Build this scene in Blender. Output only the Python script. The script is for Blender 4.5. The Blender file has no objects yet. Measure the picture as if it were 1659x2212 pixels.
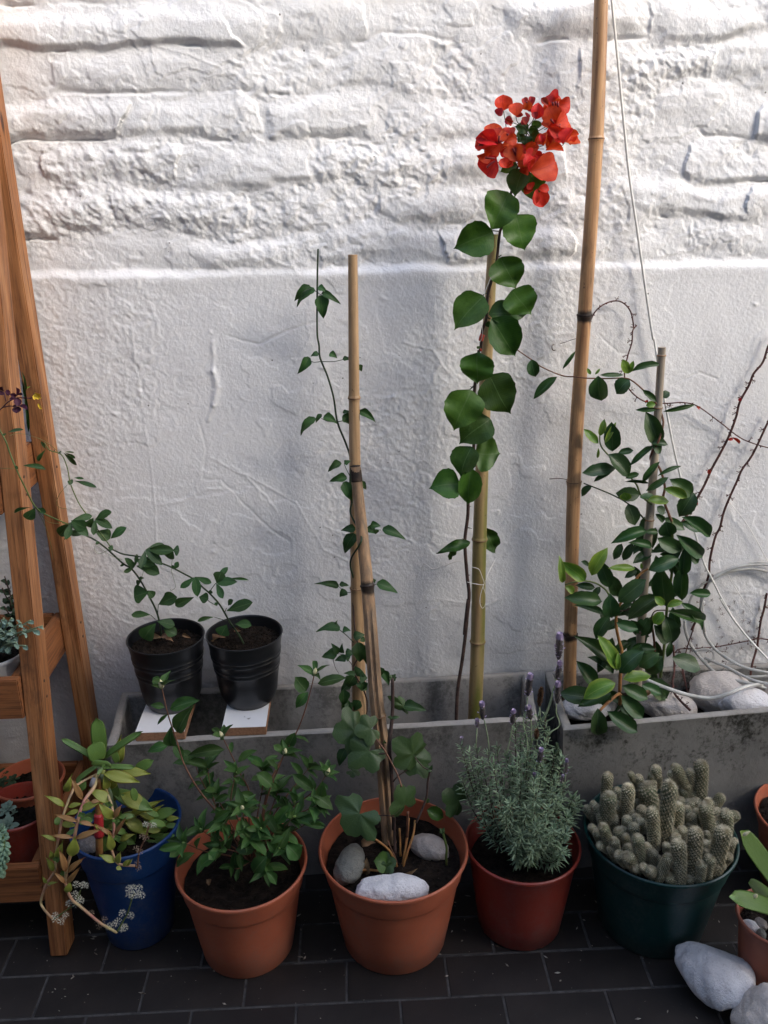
import bpy, bmesh, math, random
import numpy as np
from mathutils import Vector, Matrix
R = math.radians
SC = bpy.context.scene
COL = SC.collection
random.seed(7)

# ---------------------------------------------------------------- camera, world, sun
F = 1839.0; CX = 829.5; CY = 1106.0            # pinhole of the photograph, in units of a 1659 x 2212 picture
CAM = np.array([0.0, -1.84, 1.5])
def _n(v):
    v = np.array(v, float); return v / np.linalg.norm(v)
_d = _n([(743.3 - CX) / F, -(433.4 - CY) / F, -1.0])
_z = _n(np.cross([1, .016, 0], _d))
if _z[1] < 0: _z = -_z
_x = np.cross(_d, _z)
W2C = np.stack([_x, _d, _z], axis=1); C2W = W2C.T
cd = bpy.data.cameras.new('camera'); cam = bpy.data.objects.new('camera', cd); COL.objects.link(cam)
cd.sensor_fit = 'VERTICAL'; cd.sensor_height = 36.0; cd.lens = 36.0 * F / 2212.0
cd.clip_start = 0.02; cd.clip_end = 200
M4 = Matrix([list(C2W[i]) + [CAM[i]] for i in range(3)] + [[0, 0, 0, 1]])
cam.matrix_world = M4
SC.camera = cam

SUN_TO = _n([0.62, -0.62, 0.52])
world = bpy.data.worlds.new('World'); SC.world = world; world.use_nodes = True
wn = world.node_tree.nodes; wl = world.node_tree.links
bg = wn['Background']; sky = wn.new('ShaderNodeTexSky'); sky.sky_type = 'NISHITA'; sky.sun_disc = False
sky.sun_elevation = math.asin(SUN_TO[2]); sky.sun_rotation = math.atan2(SUN_TO[0], SUN_TO[1])
sky.dust_density = 2.8; sky.air_density = 1.0; sky.ozone_density = .65
wl.new(sky.outputs[0], bg.inputs[0]); bg.inputs[1].default_value = 0.14
sd = bpy.data.lights.new('sun', 'SUN'); sun = bpy.data.objects.new('sun', sd); COL.objects.link(sun)
sd.energy = 1.1; sd.angle = R(26); sd.color = (1, .95, .87)
sun.rotation_euler = Vector(-SUN_TO).to_track_quat('-Z', 'Y').to_euler()
sun.location = (2, -2, 4)
vs = SC.view_settings
SC.display_settings.display_device = 'sRGB'
vs.view_transform = 'Standard'; vs.look = 'None'; vs.gamma = 1; vs.use_curve_mapping = False
vs.exposure = 1.9

# ---------------------------------------------------------------- points of the place seen through the lens
K = 1659 / 3024
FR = dict(D=(0, 0, K), c1=(0, 0, 1.0972), c2=(1512, 0, 1.0972), c3=(0, 1300, 1.659), c4=(1000, 1300, 1.659), c5=(2024, 1300, 1.659),
          c6=(0, 2300, 1.659), c7=(1000, 2300, 1.659), c8=(2024, 2300, 1.659), d1=(0, 3100, 1.659), d2=(1000, 3100, 1.659),
          d3=(2024, 3100, 1.659), d6=(1700, 300, 2.37), d7=(1650, 850, 2.602), d8=(2624, 1900, 3.6875),
          e1=(600, 2600, 2.0738), e2=(2200, 2000, 2.4583), e3=(1750, 2450, 2.3283), e4=(100, 2750, 2.2123),
          e5=(2500, 2350, 3.166), e6=(2700, 3050, 2.253), e7=(0, 1350, 2.9486), e8=(2250, 2950, 2.370), d4=(0, 2900, 3.318), d5=(0, 2000, 2.458))
def uv(fr, x, y):
    if fr == 'D': return x, y
    a, b, s = FR[fr]; return ((a + x / s) * K, (b + y / s) * K)
def psc(fr): return 1.0 if fr == 'D' else K / FR[fr][2]      # one unit of that frame, in picture units
def ray(u, v): return C2W @ _n([(u - CX) / F, -(v - CY) / F, -1])
def PY(u, v, Y): r = ray(u, v); return Vector(CAM + r * ((Y - CAM[1]) / r[1]))
def PZ(u, v, Z): r = ray(u, v); return Vector(CAM + r * ((Z - CAM[2]) / r[2]))
def fY(fr, x, y, Y): return PY(*uv(fr, x, y), Y)
def fZ(fr, x, y, Z): return PZ(*uv(fr, x, y), Z)
def mpp(p):                                     # metres that one picture unit spans at p
    c = W2C @ (np.array(p) - CAM); return -c[2] / F
CV = Vector(CAM)

# ---------------------------------------------------------------- tagging
def tag(o, label=None, cat=None, group=None, kind=None):
    if label: o['label'] = label
    if cat: o['category'] = cat
    if group: o['group'] = group
    if kind: o['kind'] = kind
    return o
def thing(name, label, cat, loc=(0, 0, 0), group=None):
    o = bpy.data.objects.new(name, None); COL.objects.link(o); o.location = loc; o.empty_display_size = .02
    return tag(o, label, cat, group)
def wl_of(o):
    v = Vector((0, 0, 0))
    while o is not None: v = v + o.location; o = o.parent
    return v
def link(name, me, parent=None, mat=None, mw=None, kind=None):
    """one mesh object; mw is a world matrix (parents are only translated)"""
    o = bpy.data.objects.new(name, me); COL.objects.link(o)
    if mat is not None and not me.materials: me.materials.append(mat)
    m = mw.copy() if mw is not None else Matrix.Identity(4)
    if parent is not None:
        o.parent = parent; m = PWI(parent) @ m
    o.matrix_basis = m
    if kind: o['kind'] = kind
    return o
def PW(p):
    m = p.matrix_basis.copy() if p.type != 'EMPTY' else Matrix.Translation(p.location)
    return (PW(p.parent) @ m) if p.parent else m
def PWI(p): return PW(p).inverted()

# ---------------------------------------------------------------- materials
def nt(m): return m.node_tree.nodes, m.node_tree.links
def new_mat(name):
    m = bpy.data.materials.new(name); m.use_nodes = True; return m
def ramp(n, l, src, stops):
    r = n.new('ShaderNodeValToRGB'); l.new(src, r.inputs[0])
    e = r.color_ramp.elements
    while len(e) < len(stops): e.new(.5)
    for i, (p, c) in enumerate(stops):
        e[i].position = p; e[i].color = (*c, 1) if len(c) == 3 else c
    return r
def noise(n, l, co, scale, detail=5, rough=.55, sc=None):
    t = n.new('ShaderNodeTexNoise'); t.inputs['Scale'].default_value = scale; t.inputs['Detail'].default_value = detail
    t.inputs['Roughness'].default_value = rough
    if sc:
        mp = n.new('ShaderNodeMapping'); mp.inputs['Scale'].default_value = sc; l.new(co, mp.inputs[0]); l.new(mp.outputs[0], t.inputs[0])
    else: l.new(co, t.inputs[0])
    return t
def mixc(n, l, fac, a, b, mode='MIX'):
    m = n.new('ShaderNodeMix'); m.data_type = 'RGBA'; m.blend_type = mode
    for s, v in ((0, fac), (6, a), (7, b)):
        if isinstance(v, (int, float)): m.inputs[s].default_value = v
        elif isinstance(v, tuple): m.inputs[s].default_value = (*v, 1)
        else: l.new(v, m.inputs[s])
    return m.outputs[2]
def math_(n, l, op, a, b=0.0):
    m = n.new('ShaderNodeMath'); m.operation = op
    for i, v in enumerate((a, b)):
        if isinstance(v, (int, float)): m.inputs[i].default_value = v
        else: l.new(v, m.inputs[i])
    return m.outputs[0]
def bump(n, l, h, strength, dist):
    b = n.new('ShaderNodeBump'); b.inputs['Strength'].default_value = strength; b.inputs['Distance'].default_value = dist
    l.new(h, b.inputs['Height']); return b.outputs[0]
def basic(name, c1, c2, scale=20, rough=.7, bs=.3, bd=.002, bscale=None, spec=.4, detail=6, speck=None, stretch=None, coord='Object', randv=0, metal=0, lo=.35, hi=.65):
    m = new_mat(name); n, l = nt(m); p = n['Principled BSDF']
    tc = n.new('ShaderNodeTexCoord').outputs[coord]
    no = noise(n, l, tc, scale, detail, .6, stretch)
    r = ramp(n, l, no.outputs[0], [(lo, c1), (hi, c2)])
    col = r.outputs[0]
    if speck:
        s2 = noise(n, l, tc, speck[1], 3, .6)
        rr = ramp(n, l, s2.outputs[0], [(speck[2], (0, 0, 0)), (speck[2] + .06, (1, 1, 1))])
        col = mixc(n, l, rr.outputs[0], col, speck[0])
    if name.endswith('_plastic') and 'white' not in name and 'black' not in name:
        sx = n.new('ShaderNodeSeparateXYZ'); l.new(tc, sx.inputs[0])
        w1 = noise(n, l, tc, 14, 7, .75, (1, 1, .5)); w2 = noise(n, l, tc, 140, 4, .8)
        mr = n.new('ShaderNodeMapRange'); l.new(sx.outputs[2], mr.inputs[0]); mr.inputs[1].default_value = .10; mr.inputs[2].default_value = 0
        k1 = math_(n, l, 'ADD', math_(n, l, 'MULTIPLY', w1.outputs[0], .6), math_(n, l, 'ADD', math_(n, l, 'MULTIPLY', w2.outputs[0], .4), math_(n, l, 'MULTIPLY', mr.outputs[0], .12)))
        rr1 = ramp(n, l, k1, [(.50, (0, 0, 0)), (.68, (.7, .7, .7))])
        col = mixc(n, l, rr1.outputs[0], col, tuple(.5 * a + .5 * b for a, b in zip(c2, (.16, .14, .12))))
    if randv:
        oi = n.new('ShaderNodeObjectInfo'); hs = n.new('ShaderNodeHueSaturation')
        l.new(math_(n, l, 'ADD', math_(n, l, 'MULTIPLY', oi.outputs['Random'], randv), 1 - randv / 2), hs.inputs['Value'])
        l.new(col, hs.inputs['Color']); col = hs.outputs[0]
    l.new(col, p.inputs['Base Color']); p.inputs['Roughness'].default_value = rough
    p.inputs['Specular IOR Level'].default_value = spec; p.inputs['Metallic'].default_value = metal
    b2 = noise(n, l, tc, bscale or scale * 4, 6, .65, stretch)
    if bs: l.new(bump(n, l, b2.outputs[0], bs, bd), p.inputs['Normal'])
    return m
def leaf_mat(name, dark, light, vein, back, rough=.45, spec=.4, trans=.22, edge=None, veinw=.05, spots=0.0, hue=.03, val=.5, sidev=.35, edgepos=.86):
    """green blade: per-leaf variation, lighter midrib and side veins, paler back, light passing through"""
    m = new_mat(name); n, l = nt(m); p = n['Principled BSDF']; out = n['Material Output']
    tc = n.new('ShaderNodeTexCoord').outputs['Object']
    at = n.new('ShaderNodeAttribute'); at.attribute_name = 'edge'
    ed = at.outputs['Fac']
    oi = n.new('ShaderNodeObjectInfo')
    no = noise(n, l, tc, 3.2, 4, .6)
    base = ramp(n, l, no.outputs[0], [(.3, dark), (.72, light)]).outputs[0]
    hs = n.new('ShaderNodeHueSaturation')
    rnd = oi.outputs['Random']
    l.new(math_(n, l, 'ADD', math_(n, l, 'MULTIPLY', rnd, val), 1 - val * .5), hs.inputs['Value'])
    r2 = math_(n, l, 'FRACT', math_(n, l, 'MULTIPLY', rnd, 17.3))
    l.new(math_(n, l, 'ADD', math_(n, l, 'MULTIPLY', r2, hue), .5 - hue * .6), hs.inputs['Hue'])
    l.new(base, hs.inputs['Color']); col = hs.outputs[0]
    # side veins: |x| skewed along y
    sx = n.new('ShaderNodeSeparateXYZ'); l.new(tc, sx.inputs[0])
    ax = math_(n, l, 'ABSOLUTE', sx.outputs[0])
    ph = math_(n, l, 'MULTIPLY', math_(n, l, 'SUBTRACT', sx.outputs[1], math_(n, l, 'MULTIPLY', ax, .9)), 55.0)
    sv = math_(n, l, 'POWER', math_(n, l, 'ABSOLUTE', math_(n, l, 'SINE', ph)), 26.0)
    col = mixc(n, l, math_(n, l, 'MULTIPLY', sv, sidev), col, vein)
    mr = ramp(n, l, ed, [(0.0, (1, 1, 1)), (veinw, (.7, .7, .7)), (veinw * 2.2, (0, 0, 0))])
    col = mixc(n, l, math_(n, l, 'MULTIPLY', mr.outputs[0], .75), col, vein)
    if edge:
        er = ramp(n, l, ed, [(edgepos - .25, (0, 0, 0)), (edgepos, (.55, .55, .55)), (1, (1, 1, 1))])
        col = mixc(n, l, er.outputs[0], col, edge)
    if spots:
        vo = noise(n, l, tc, 24, 3, .6)
        rr = ramp(n, l, vo.outputs[0], [(.66, (0, 0, 0)), (.72, (spots, spots, spots))])
        col = mixc(n, l, rr.outputs[0], col, (.30, .28, .16))
    geo = n.new('ShaderNodeNewGeometry')
    col = mixc(n, l, math_(n, l, 'MULTIPLY', geo.outputs['Backfacing'], .75), col, back)
    l.new(col, p.inputs['Base Color'])
    rn = noise(n, l, tc, 9, 3)
    l.new(math_(n, l, 'ADD', math_(n, l, 'MULTIPLY', rn.outputs[0], .25), rough - .12), p.inputs['Roughness'])
    p.inputs['Specular IOR Level'].default_value = spec
    bh = math_(n, l, 'ADD', math_(n, l, 'MULTIPLY', sv, .6), noise(n, l, tc, 12, 3).outputs[0])
    l.new(bump(n, l, bh, .12, .012), p.inputs['Normal'])
    tr = n.new('ShaderNodeBsdfTranslucent'); l.new(mixc(n, l, 1.0, col, (.95, 1.0, .45), 'MULTIPLY'), tr.inputs[0])
    mx = n.new('ShaderNodeMixShader'); mx.inputs[0].default_value = trans
    l.new(p.outputs[0], mx.inputs[1]); l.new(tr.outputs[0], mx.inputs[2]); l.new(mx.outputs[0], out.inputs[0])
    return m
def paint_mat():
    m = new_mat('white_paint'); n, l = nt(m); p = n['Principled BSDF']
    tc = n.new('ShaderNodeTexCoord').outputs['Object']
    a = noise(n, l, tc, 2.2, 6, .6)
    c = ramp(n, l, a.outputs[0], [(.3, (.77, .77, .775)), (.7, (.84, .835, .825))]).outputs[0]
    s = noise(n, l, tc, 5, 4, .7, (3, 3, .6))
    c = mixc(n, l, ramp(n, l, s.outputs[0], [(.55, (0, 0, 0)), (.75, (.35, .35, .35))]).outputs[0], c, (.60, .59, .60))
    # splash dirt near the foot of the wall and scattered specks
    sx = n.new('ShaderNodeSeparateXYZ'); l.new(tc, sx.inputs[0])
    dz = n.new('ShaderNodeMapRange'); l.new(sx.outputs[2], dz.inputs[0]); dz.inputs[1].default_value = .62; dz.inputs[2].default_value = .2
    dn = noise(n, l, tc, 9, 5, .7)
    c = mixc(n, l, math_(n, l, 'MULTIPLY', dz.outputs[0], math_(n, l, 'MULTIPLY', dn.outputs[0], .9)), c, (.30, .28, .26))
    vo = n.new('ShaderNodeTexVoronoi'); vo.inputs['Scale'].default_value = 19; l.new(tc, vo.inputs[0]); vo.inputs['Randomness'].default_value = 1
    vn = noise(n, l, tc, 3.1, 1)
    sp = math_(n, l, 'MULTIPLY', math_(n, l, 'LESS_THAN', vo.outputs['Distance'], .035), math_(n, l, 'GREATER_THAN', vn.outputs[0], .5))
    c = mixc(n, l, math_(n, l, 'MULTIPLY', sp, .85), c, (.10, .09, .08))
    l.new(c, p.inputs['Base Color']); p.inputs['Roughness'].default_value = .62; p.inputs['Specular IOR Level'].default_value = .3
    b1 = noise(n, l, tc, 120, 6, .7); b2 = noise(n, l, tc, 480, 3, .6)
    v2 = n.new('ShaderNodeTexVoronoi'); v2.inputs['Scale'].default_value = 170; v2.feature = 'SMOOTH_F1'; l.new(tc, v2.inputs[0])
    h = math_(n, l, 'ADD', math_(n, l, 'MULTIPLY', b1.outputs[0], 1.3), math_(n, l, 'MULTIPLY', b2.outputs[0], .25))
    h = math_(n, l, 'SUBTRACT', h, math_(n, l, 'MULTIPLY', v2.outputs[0], .55))
    l.new(bump(n, l, h, .5, .0022), p.inputs['Normal'])
    return m
def concrete_mat(name, c1, c2, moss=.5, seed=0):
    m = new_mat(name); n, l = nt(m); p = n['Principled BSDF']
    tc0 = n.new('ShaderNodeTexCoord').outputs['Object']
    mp = n.new('ShaderNodeMapping'); mp.inputs['Location'].default_value = (seed, seed * 2, 0); l.new(tc0, mp.inputs[0]); tc = mp.outputs[0]
    a = noise(n, l, tc, 5, 8, .65)
    c = ramp(n, l, a.outputs[0], [(.3, c1), (.7, c2)]).outputs[0]
    a2 = noise(n, l, tc, 9, 8, .75, (1, 1, .55))
    a3 = noise(n, l, tc, 90, 4, .7)
    sx = n.new('ShaderNodeSeparateXYZ'); l.new(tc0, sx.inputs[0])
    mr = n.new('ShaderNodeMapRange'); l.new(sx.outputs[2], mr.inputs[0]); mr.inputs[1].default_value = .10; mr.inputs[2].default_value = .40
    mask = math_(n, l, 'MULTIPLY', a2.outputs[0], math_(n, l, 'ADD', math_(n, l, 'MULTIPLY', mr.outputs[0], .35), .75))
    mask = math_(n, l, 'ADD', mask, math_(n, l, 'MULTIPLY', math_(n, l, 'SUBTRACT', a3.outputs[0], .5), .5))
    k = ramp(n, l, mask, [(.50, (0, 0, 0)), (.66, (moss, moss, moss))]).outputs[0]
    c = mixc(n, l, k, c, (.028, .028, .022))
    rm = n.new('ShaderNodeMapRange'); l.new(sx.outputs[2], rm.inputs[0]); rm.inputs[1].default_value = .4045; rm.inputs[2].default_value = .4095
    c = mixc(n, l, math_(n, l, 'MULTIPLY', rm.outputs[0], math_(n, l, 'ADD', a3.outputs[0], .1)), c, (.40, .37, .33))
    l.new(c, p.inputs['Base Color']); p.inputs['Roughness'].default_value = .88; p.inputs['Specular IOR Level'].default_value = .25
    h = math_(n, l, 'ADD', noise(n, l, tc, 60, 8, .7).outputs[0], math_(n, l, 'MULTIPLY', noise(n, l, tc, 12, 4).outputs[0], .8))
    l.new(bump(n, l, h, .6, .003), p.inputs['Normal'])
    return m
def wood_mat(name, c1, c2, c3):
    m = new_mat(name); n, l = nt(m); p = n['Principled BSDF']
    tc0 = n.new('ShaderNodeTexCoord').outputs['Object']
    oi = n.new('ShaderNodeObjectInfo')
    mp0 = n.new('ShaderNodeMapping'); l.new(tc0, mp0.inputs[0])
    cx = n.new('ShaderNodeCombineXYZ'); l.new(math_(n, l, 'MULTIPLY', oi.outputs['Random'], 9.0), cx.inputs[0]); l.new(cx.outputs[0], mp0.inputs['Location'])
    tc = mp0.outputs[0]
    g = noise(n, l, tc, 4, 6, .6, (.7, 11, 11))
    g2 = noise(n, l, tc, 30, 5, .7, (.25, 6, 6))
    c = ramp(n, l, g.outputs[0], [(.28, c1), (.5, c2), (.74, c3)]).outputs[0]
    c = mixc(n, l, ramp(n, l, g2.outputs[0], [(.46, (0, 0, 0)), (.66, (.75, .75, .75))]).outputs[0], c, (c1[0] * .4, c1[1] * .4, c1[2] * .5))
    st = noise(n, l, tc, 3.3, 6, .75, (1.1, 3, 3))
    c = mixc(n, l, ramp(n, l, st.outputs[0], [(.57, (0, 0, 0)), (.72, (.85, .85, .85))]).outputs[0], c, (.045, .022, .015))
    kn = n.new('ShaderNodeTexVoronoi'); kn.inputs['Scale'].default_value = 4.1; mp = n.new('ShaderNodeMapping'); mp.inputs['Scale'].default_value = (1, 2.6, 2.6)
    l.new(tc, mp.inputs[0]); l.new(mp.outputs[0], kn.inputs[0])
    c = mixc(n, l, ramp(n, l, kn.outputs[0], [(.05, (.9, .9, .9)), (.10, (0, 0, 0))]).outputs[0], c, (.04, .012, .006))
    l.new(c, p.inputs['Base Color']); p.inputs['Roughness'].default_value = .55; p.inputs['Specular IOR Level'].default_value = .35
    l.new(bump(n, l, math_(n, l, 'ADD', g2.outputs[0], g.outputs[0]), .35, .002), p.inputs['Normal'])
    return m
def bamboo_mat(name, c1, c2, dark=(.05, .03, .02), green=None, burn=.5):
    m = new_mat(name); n, l = nt(m); p = n['Principled BSDF']
    tc = n.new('ShaderNodeTexCoord').outputs['Object']
    g = noise(n, l, tc, 30, 5, .6, (3.2, 3.2, .12))
    c = ramp(n, l, g.outputs[0], [(.3, c1), (.68, c2)]).outputs[0]
    if green:
        b = noise(n, l, tc, 4, 2, .5, (6, 6, .5))
        c = mixc(n, l, ramp(n, l, b.outputs[0], [(.42, (0, 0, 0)), (.58, (1, 1, 1))]).outputs[0], c, green)
    d = noise(n, l, tc, 7, 6, .7, (2, 2, .5))
    c = mixc(n, l, ramp(n, l, d.outputs[0], [(.50, (0, 0, 0)), (.70, (burn, burn, burn))]).outputs[0], c, dark)
    sp = noise(n, l, tc, 130, 3, .6)
    c = mixc(n, l, ramp(n, l, sp.outputs[0], [(.66, (0, 0, 0)), (.7, (.6, .6, .6))]).outputs[0], c, dark)
    at = n.new('ShaderNodeAttribute'); at.attribute_name = 'edge'
    bn = math_(n, l, 'ADD', at.outputs['Fac'], math_(n, l, 'MULTIPLY', math_(n, l, 'SUBTRACT', d.outputs[0], .5), 1.6))
    c = mixc(n, l, ramp(n, l, bn, [(.45, (0, 0, 0)), (.8, (.95, .95, .95))]).outputs[0], c, (.014, .009, .007))
    l.new(c, p.inputs['Base Color']); p.inputs['Roughness'].default_value = .42; p.inputs['Specular IOR Level'].default_value = .45
    l.new(bump(n, l, g.outputs[0], .25, .002), p.inputs['Normal'])
    return m
MT = {}
MT['paint'] = paint_mat()
MT['tile'] = basic('dark_tile', (.015, .0125, .0112), (.026, .021, .0185), 7, .50, .3, .0012, 60, .35, randv=.25, speck=((.10, .095, .09), 160, .70), coord='Object')
MT['grout'] = basic('grout', (.032, .030, .029), (.080, .075, .072), 40, .9, .4, .002)
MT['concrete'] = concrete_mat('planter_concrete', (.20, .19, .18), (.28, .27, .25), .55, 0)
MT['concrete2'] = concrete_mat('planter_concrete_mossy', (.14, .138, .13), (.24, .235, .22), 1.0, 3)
MT['soil'] = basic('soil', (.008, .006, .005), (.030, .021, .015), 60, .95, 1.0, .012, 160, .15, speck=((.09, .07, .055), 210, .68))
MT['terracotta'] = basic('terracotta_plastic', (.37, .095, .045), (.44, .125, .062), 9, .48, .25, .0012, 300, .35)
MT['redplastic'] = basic('dark_red_plastic', (.23, .032, .020), (.29, .044, .028), 8, .4, .18, .001, 260, .4)
MT['brickplastic'] = basic('brown_red_plastic', (.27, .085, .05), (.34, .11, .065), 8, .5, .22, .001, 260, .35)
MT['greenplastic'] = basic('dark_green_plastic', (.003, .034, .030), (.005, .047, .042), 6, .36, .15, .001, 240, .45)
MT['blueplastic'] = basic('blue_plastic', (.007, .042, .15), (.010, .055, .19), 6, .42, .2, .001, 260, .4)
MT['blackplastic'] = basic('black_plastic', (.006, .007, .009), (.013, .014, .016), 14, .34, .2, .001, 120, .5, speck=((.06, .05, .04), 90, .70))
MT['whiteplastic'] = basic('white_plastic', (.72, .72, .70), (.8, .8, .78), 6, .35, .05, .001)
MT['wood'] = wood_mat('stained_pine', (.19, .070, .025), (.37, .155, .057), (.55, .285, .13))
MT['wood2'] = wood_mat('dark_stained_pine', (.16, .06, .025), (.30, .115, .042), (.36, .15, .06))
MT['chip'] = basic('chipboard', (.26, .13, .07), (.38, .2, .11), 200, .8, .5, .001)
MT['laminate'] = basic('white_laminate', (.78, .77, .74), (.83, .82, .80), 8, .32, .05, .0005, None, .5, speck=((.12, .09, .06), 22, .70))
MT['bamboo'] = bamboo_mat('dry_bamboo', (.22, .105, .048), (.56, .33, .16), (.05, .025, .015), None, .85)
MT['bamboo_pale'] = bamboo_mat('pale_bamboo', (.28, .17, .085), (.50, .33, .18), (.10, .06, .03), None, .55)
MT['bamboo_old'] = bamboo_mat('weathered_bamboo', (.18, .13, .09), (.46, .28, .15), (.04, .025, .018), None, .75)
MT['bamboo_green'] = bamboo_mat('greenish_bamboo', (.30, .19, .09), (.46, .33, .16), (.05, .035, .02), (.15, .15, .035), .35)
MT['cane'] = bamboo_mat('grey_cane', (.24, .20, .155), (.40, .34, .26), (.10, .08, .06), None, .4)
MT['node'] = basic('bamboo_node', (.10, .05, .025), (.32, .18, .09), 50, .6, .4, .001)
MT['node_burnt'] = basic('burnt_bamboo', (.008, .006, .006), (.05, .03, .02), 50, .8, .5, .002)
MT['stem_brown'] = basic('brown_stem', (.10, .045, .025), (.20, .09, .05), 60, .7, .4, .001)
MT['stem_dark'] = basic('dark_stem', (.03, .018, .014), (.08, .045, .035), 60, .7, .4, .001)
MT['stem_green'] = basic('green_stem', (.07, .11, .025), (.13, .17, .05), 60, .55, .2, .001)
MT['stem_dgreen'] = basic('dark_green_stem', (.015, .03, .012), (.03, .055, .02), 60, .55, .2, .001)
MT['stem_orange'] = basic('orange_stem', (.30, .12, .04), (.38, .20, .06), 60, .5, .2, .001)
MT['vine_bark'] = basic('creeper_bark', (.045, .018, .016), (.12, .05, .04), 80, .8, .5, .001)
MT['stem_pink'] = basic('pink_succulent_stem', (.50, .20, .16), (.50, .42, .20), 14, .5, .15, .001)
MT['stem_pale'] = basic('pale_green_stalk', (.22, .30, .16), (.32, .38, .24), 40, .7, .2, .001)
MT['thorn'] = MT['stem_dark']
MT['twine'] = basic('white_twine', (.72, .70, .66), (.8, .78, .74), 90, .8, .4, .0005)
MT['redtape'] = basic('red_tape', (.45, .05, .03), (.6, .08, .04), 40, .45, .2, .0005)
MT['cord'] = basic('white_cord', (.66, .66, .62), (.76, .76, .72), 120, .7, .5, .001)
def hose_mat():
    m = new_mat('clear_hose'); n, l = nt(m); p = n['Principled BSDF']
    tc = n.new('ShaderNodeTexCoord').outputs['Object']
    c = ramp(n, l, noise(n, l, tc, 25, 4).outputs[0], [(.35, (.42, .42, .39)), (.65, (.62, .62, .59))]).outputs[0]
    l.new(c, p.inputs['Base Color']); p.inputs['Roughness'].default_value = .22; p.inputs['Specular IOR Level'].default_value = .6
    p.inputs['Transmission Weight'].default_value = .35; p.inputs['IOR'].default_value = 1.25
    return m
MT['hose'] = hose_mat()
def stone_mat(name, c1, c2, vein, scale=18, vamt=.6):
    m = new_mat(name); n, l = nt(m); p = n['Principled BSDF']
    tc = n.new('ShaderNodeTexCoord').outputs['Object']
    c = ramp(n, l, noise(n, l, tc, scale, 8, .7).outputs[0], [(.3, c1), (.7, c2)]).outputs[0]
    v = noise(n, l, tc, scale * 2.6, 8, .8)
    k = ramp(n, l, v.outputs[0], [(.54, (0, 0, 0)), (.66, (vamt, vamt, vamt))]).outputs[0]
    c = mixc(n, l, k, c, vein)
    v3 = noise(n, l, tc, 260, 3, .7)
    c = mixc(n, l, ramp(n, l, v3.outputs[0], [(.6, (0, 0, 0)), (.72, (.5, .5, .5))]).outputs[0], c, vein)
    l.new(c, p.inputs['Base Color']); p.inputs['Roughness'].default_value = .72; p.inputs['Specular IOR Level'].default_value = .3
    l.new(bump(n, l, math_(n, l, 'ADD', noise(n, l, tc, 50, 8, .7).outputs[0], math_(n, l, 'MULTIPLY', v3.outputs[0], .4)), 1.0, .007), p.inputs['Normal'])
    return m
MT['marble'] = stone_mat('white_marble', (.62, .60, .61), (.78, .765, .77), (.34, .31, .33), 18, .5)
MT['stone_cream'] = stone_mat('cream_stone', (.50, .45, .41), (.62, .57, .53), (.28, .24, .21), 16, .5)
MT['stone_grey'] = stone_mat('grey_green_stone', (.13, .13, .115), (.20, .20, .175), (.07, .07, .06), 20, .6)
MT['stone_mix'] = stone_mat('streaked_stone', (.27, .23, .205), (.42, .38, .35), (.14, .11, .10), 16, .6)
# leaves
MT['l_boug'] = leaf_mat('bougainvillea_leaf', (.026, .082, .010), (.055, .135, .016), (.10, .17, .06), (.07, .13, .04), .42, .4, .20, veinw=.018, sidev=.14, val=.8, hue=.035)
MT['l_jas'] = leaf_mat('jasmine_leaf', (.020, .060, .018), (.040, .100, .026), (.08, .14, .05), (.07, .12, .05), .5, .35, .2, veinw=.04, sidev=.08, val=.5)
MT['l_ivy'] = leaf_mat('ivy_leaf', (.008, .028, .006), (.022, .055, .010), (.10, .14, .05), (.05, .09, .03), .40, .35, .12, veinw=.03, sidev=.0, spots=.25, val=.5)
MT['l_aza'] = leaf_mat('azalea_leaf', (.026, .074, .016), (.055, .125, .026), (.11, .16, .07), (.08, .12, .06), .55, .3, .15, veinw=.04, sidev=.2, spots=.15, val=.65)
MT['l_clim'] = leaf_mat('climber_leaf', (.016, .055, .014), (.036, .090, .022), (.10, .15, .07), (.07, .11, .05), .36, .5, .12, veinw=.022, sidev=.18, val=.6)
MT['l_clim2'] = leaf_mat('young_climber_leaf', (.06, .15, .018), (.13, .25, .03), (.25, .36, .10), (.14, .22, .06), .32, .5, .25, edge=(.26, .34, .05), veinw=.022, sidev=.3, val=.35)
MT['l_pass'] = leaf_mat('passion_vine_leaf', (.022, .066, .020), (.042, .098, .028), (.09, .15, .06), (.07, .12, .05), .5, .35, .18, veinw=.03, sidev=.1, val=.5)
MT['l_cras'] = leaf_mat('succulent_leaf_green', (.07, .21, .025), (.17, .35, .05), (.16, .26, .08), (.12, .20, .05), .38, .45, .10, veinw=.01, sidev=.0, edge=(.30, .34, .08), val=.35)
MT['l_cras2'] = leaf_mat('succulent_leaf_orange', (.20, .32, .03), (.38, .43, .06), (.32, .36, .08), (.26, .28, .05), .4, .45, .10, veinw=.01, sidev=.0, edge=(.72, .15, .06), val=.35, edgepos=.88)
MT['l_cras3'] = leaf_mat('succulent_leaf_red', (.36, .17, .06), (.58, .20, .10), (.4, .2, .1), (.3, .18, .06), .4, .45, .08, veinw=.01, sidev=.0, edge=(.62, .09, .07), val=.3)
MT['l_lav'] = basic('lavender_foliage', (.075, .125, .060), (.24, .31, .20), 90, .85, .2, .001, spec=.2, randv=.5)
MT['l_glauc'] = leaf_mat('glaucous_leaf', (.16, .25, .20), (.27, .37, .30), (.3, .38, .3), (.2, .28, .22), .6, .25, .1, veinw=.01, sidev=0, val=.4)
MT['l_darkfol'] = leaf_mat('dark_foliage_leaf', (.018, .040, .022), (.04, .075, .04), (.06, .09, .05), (.05, .08, .04), .6, .3, .1, veinw=.02, sidev=0, val=.6)  # leaves that are dark green themselves
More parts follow.
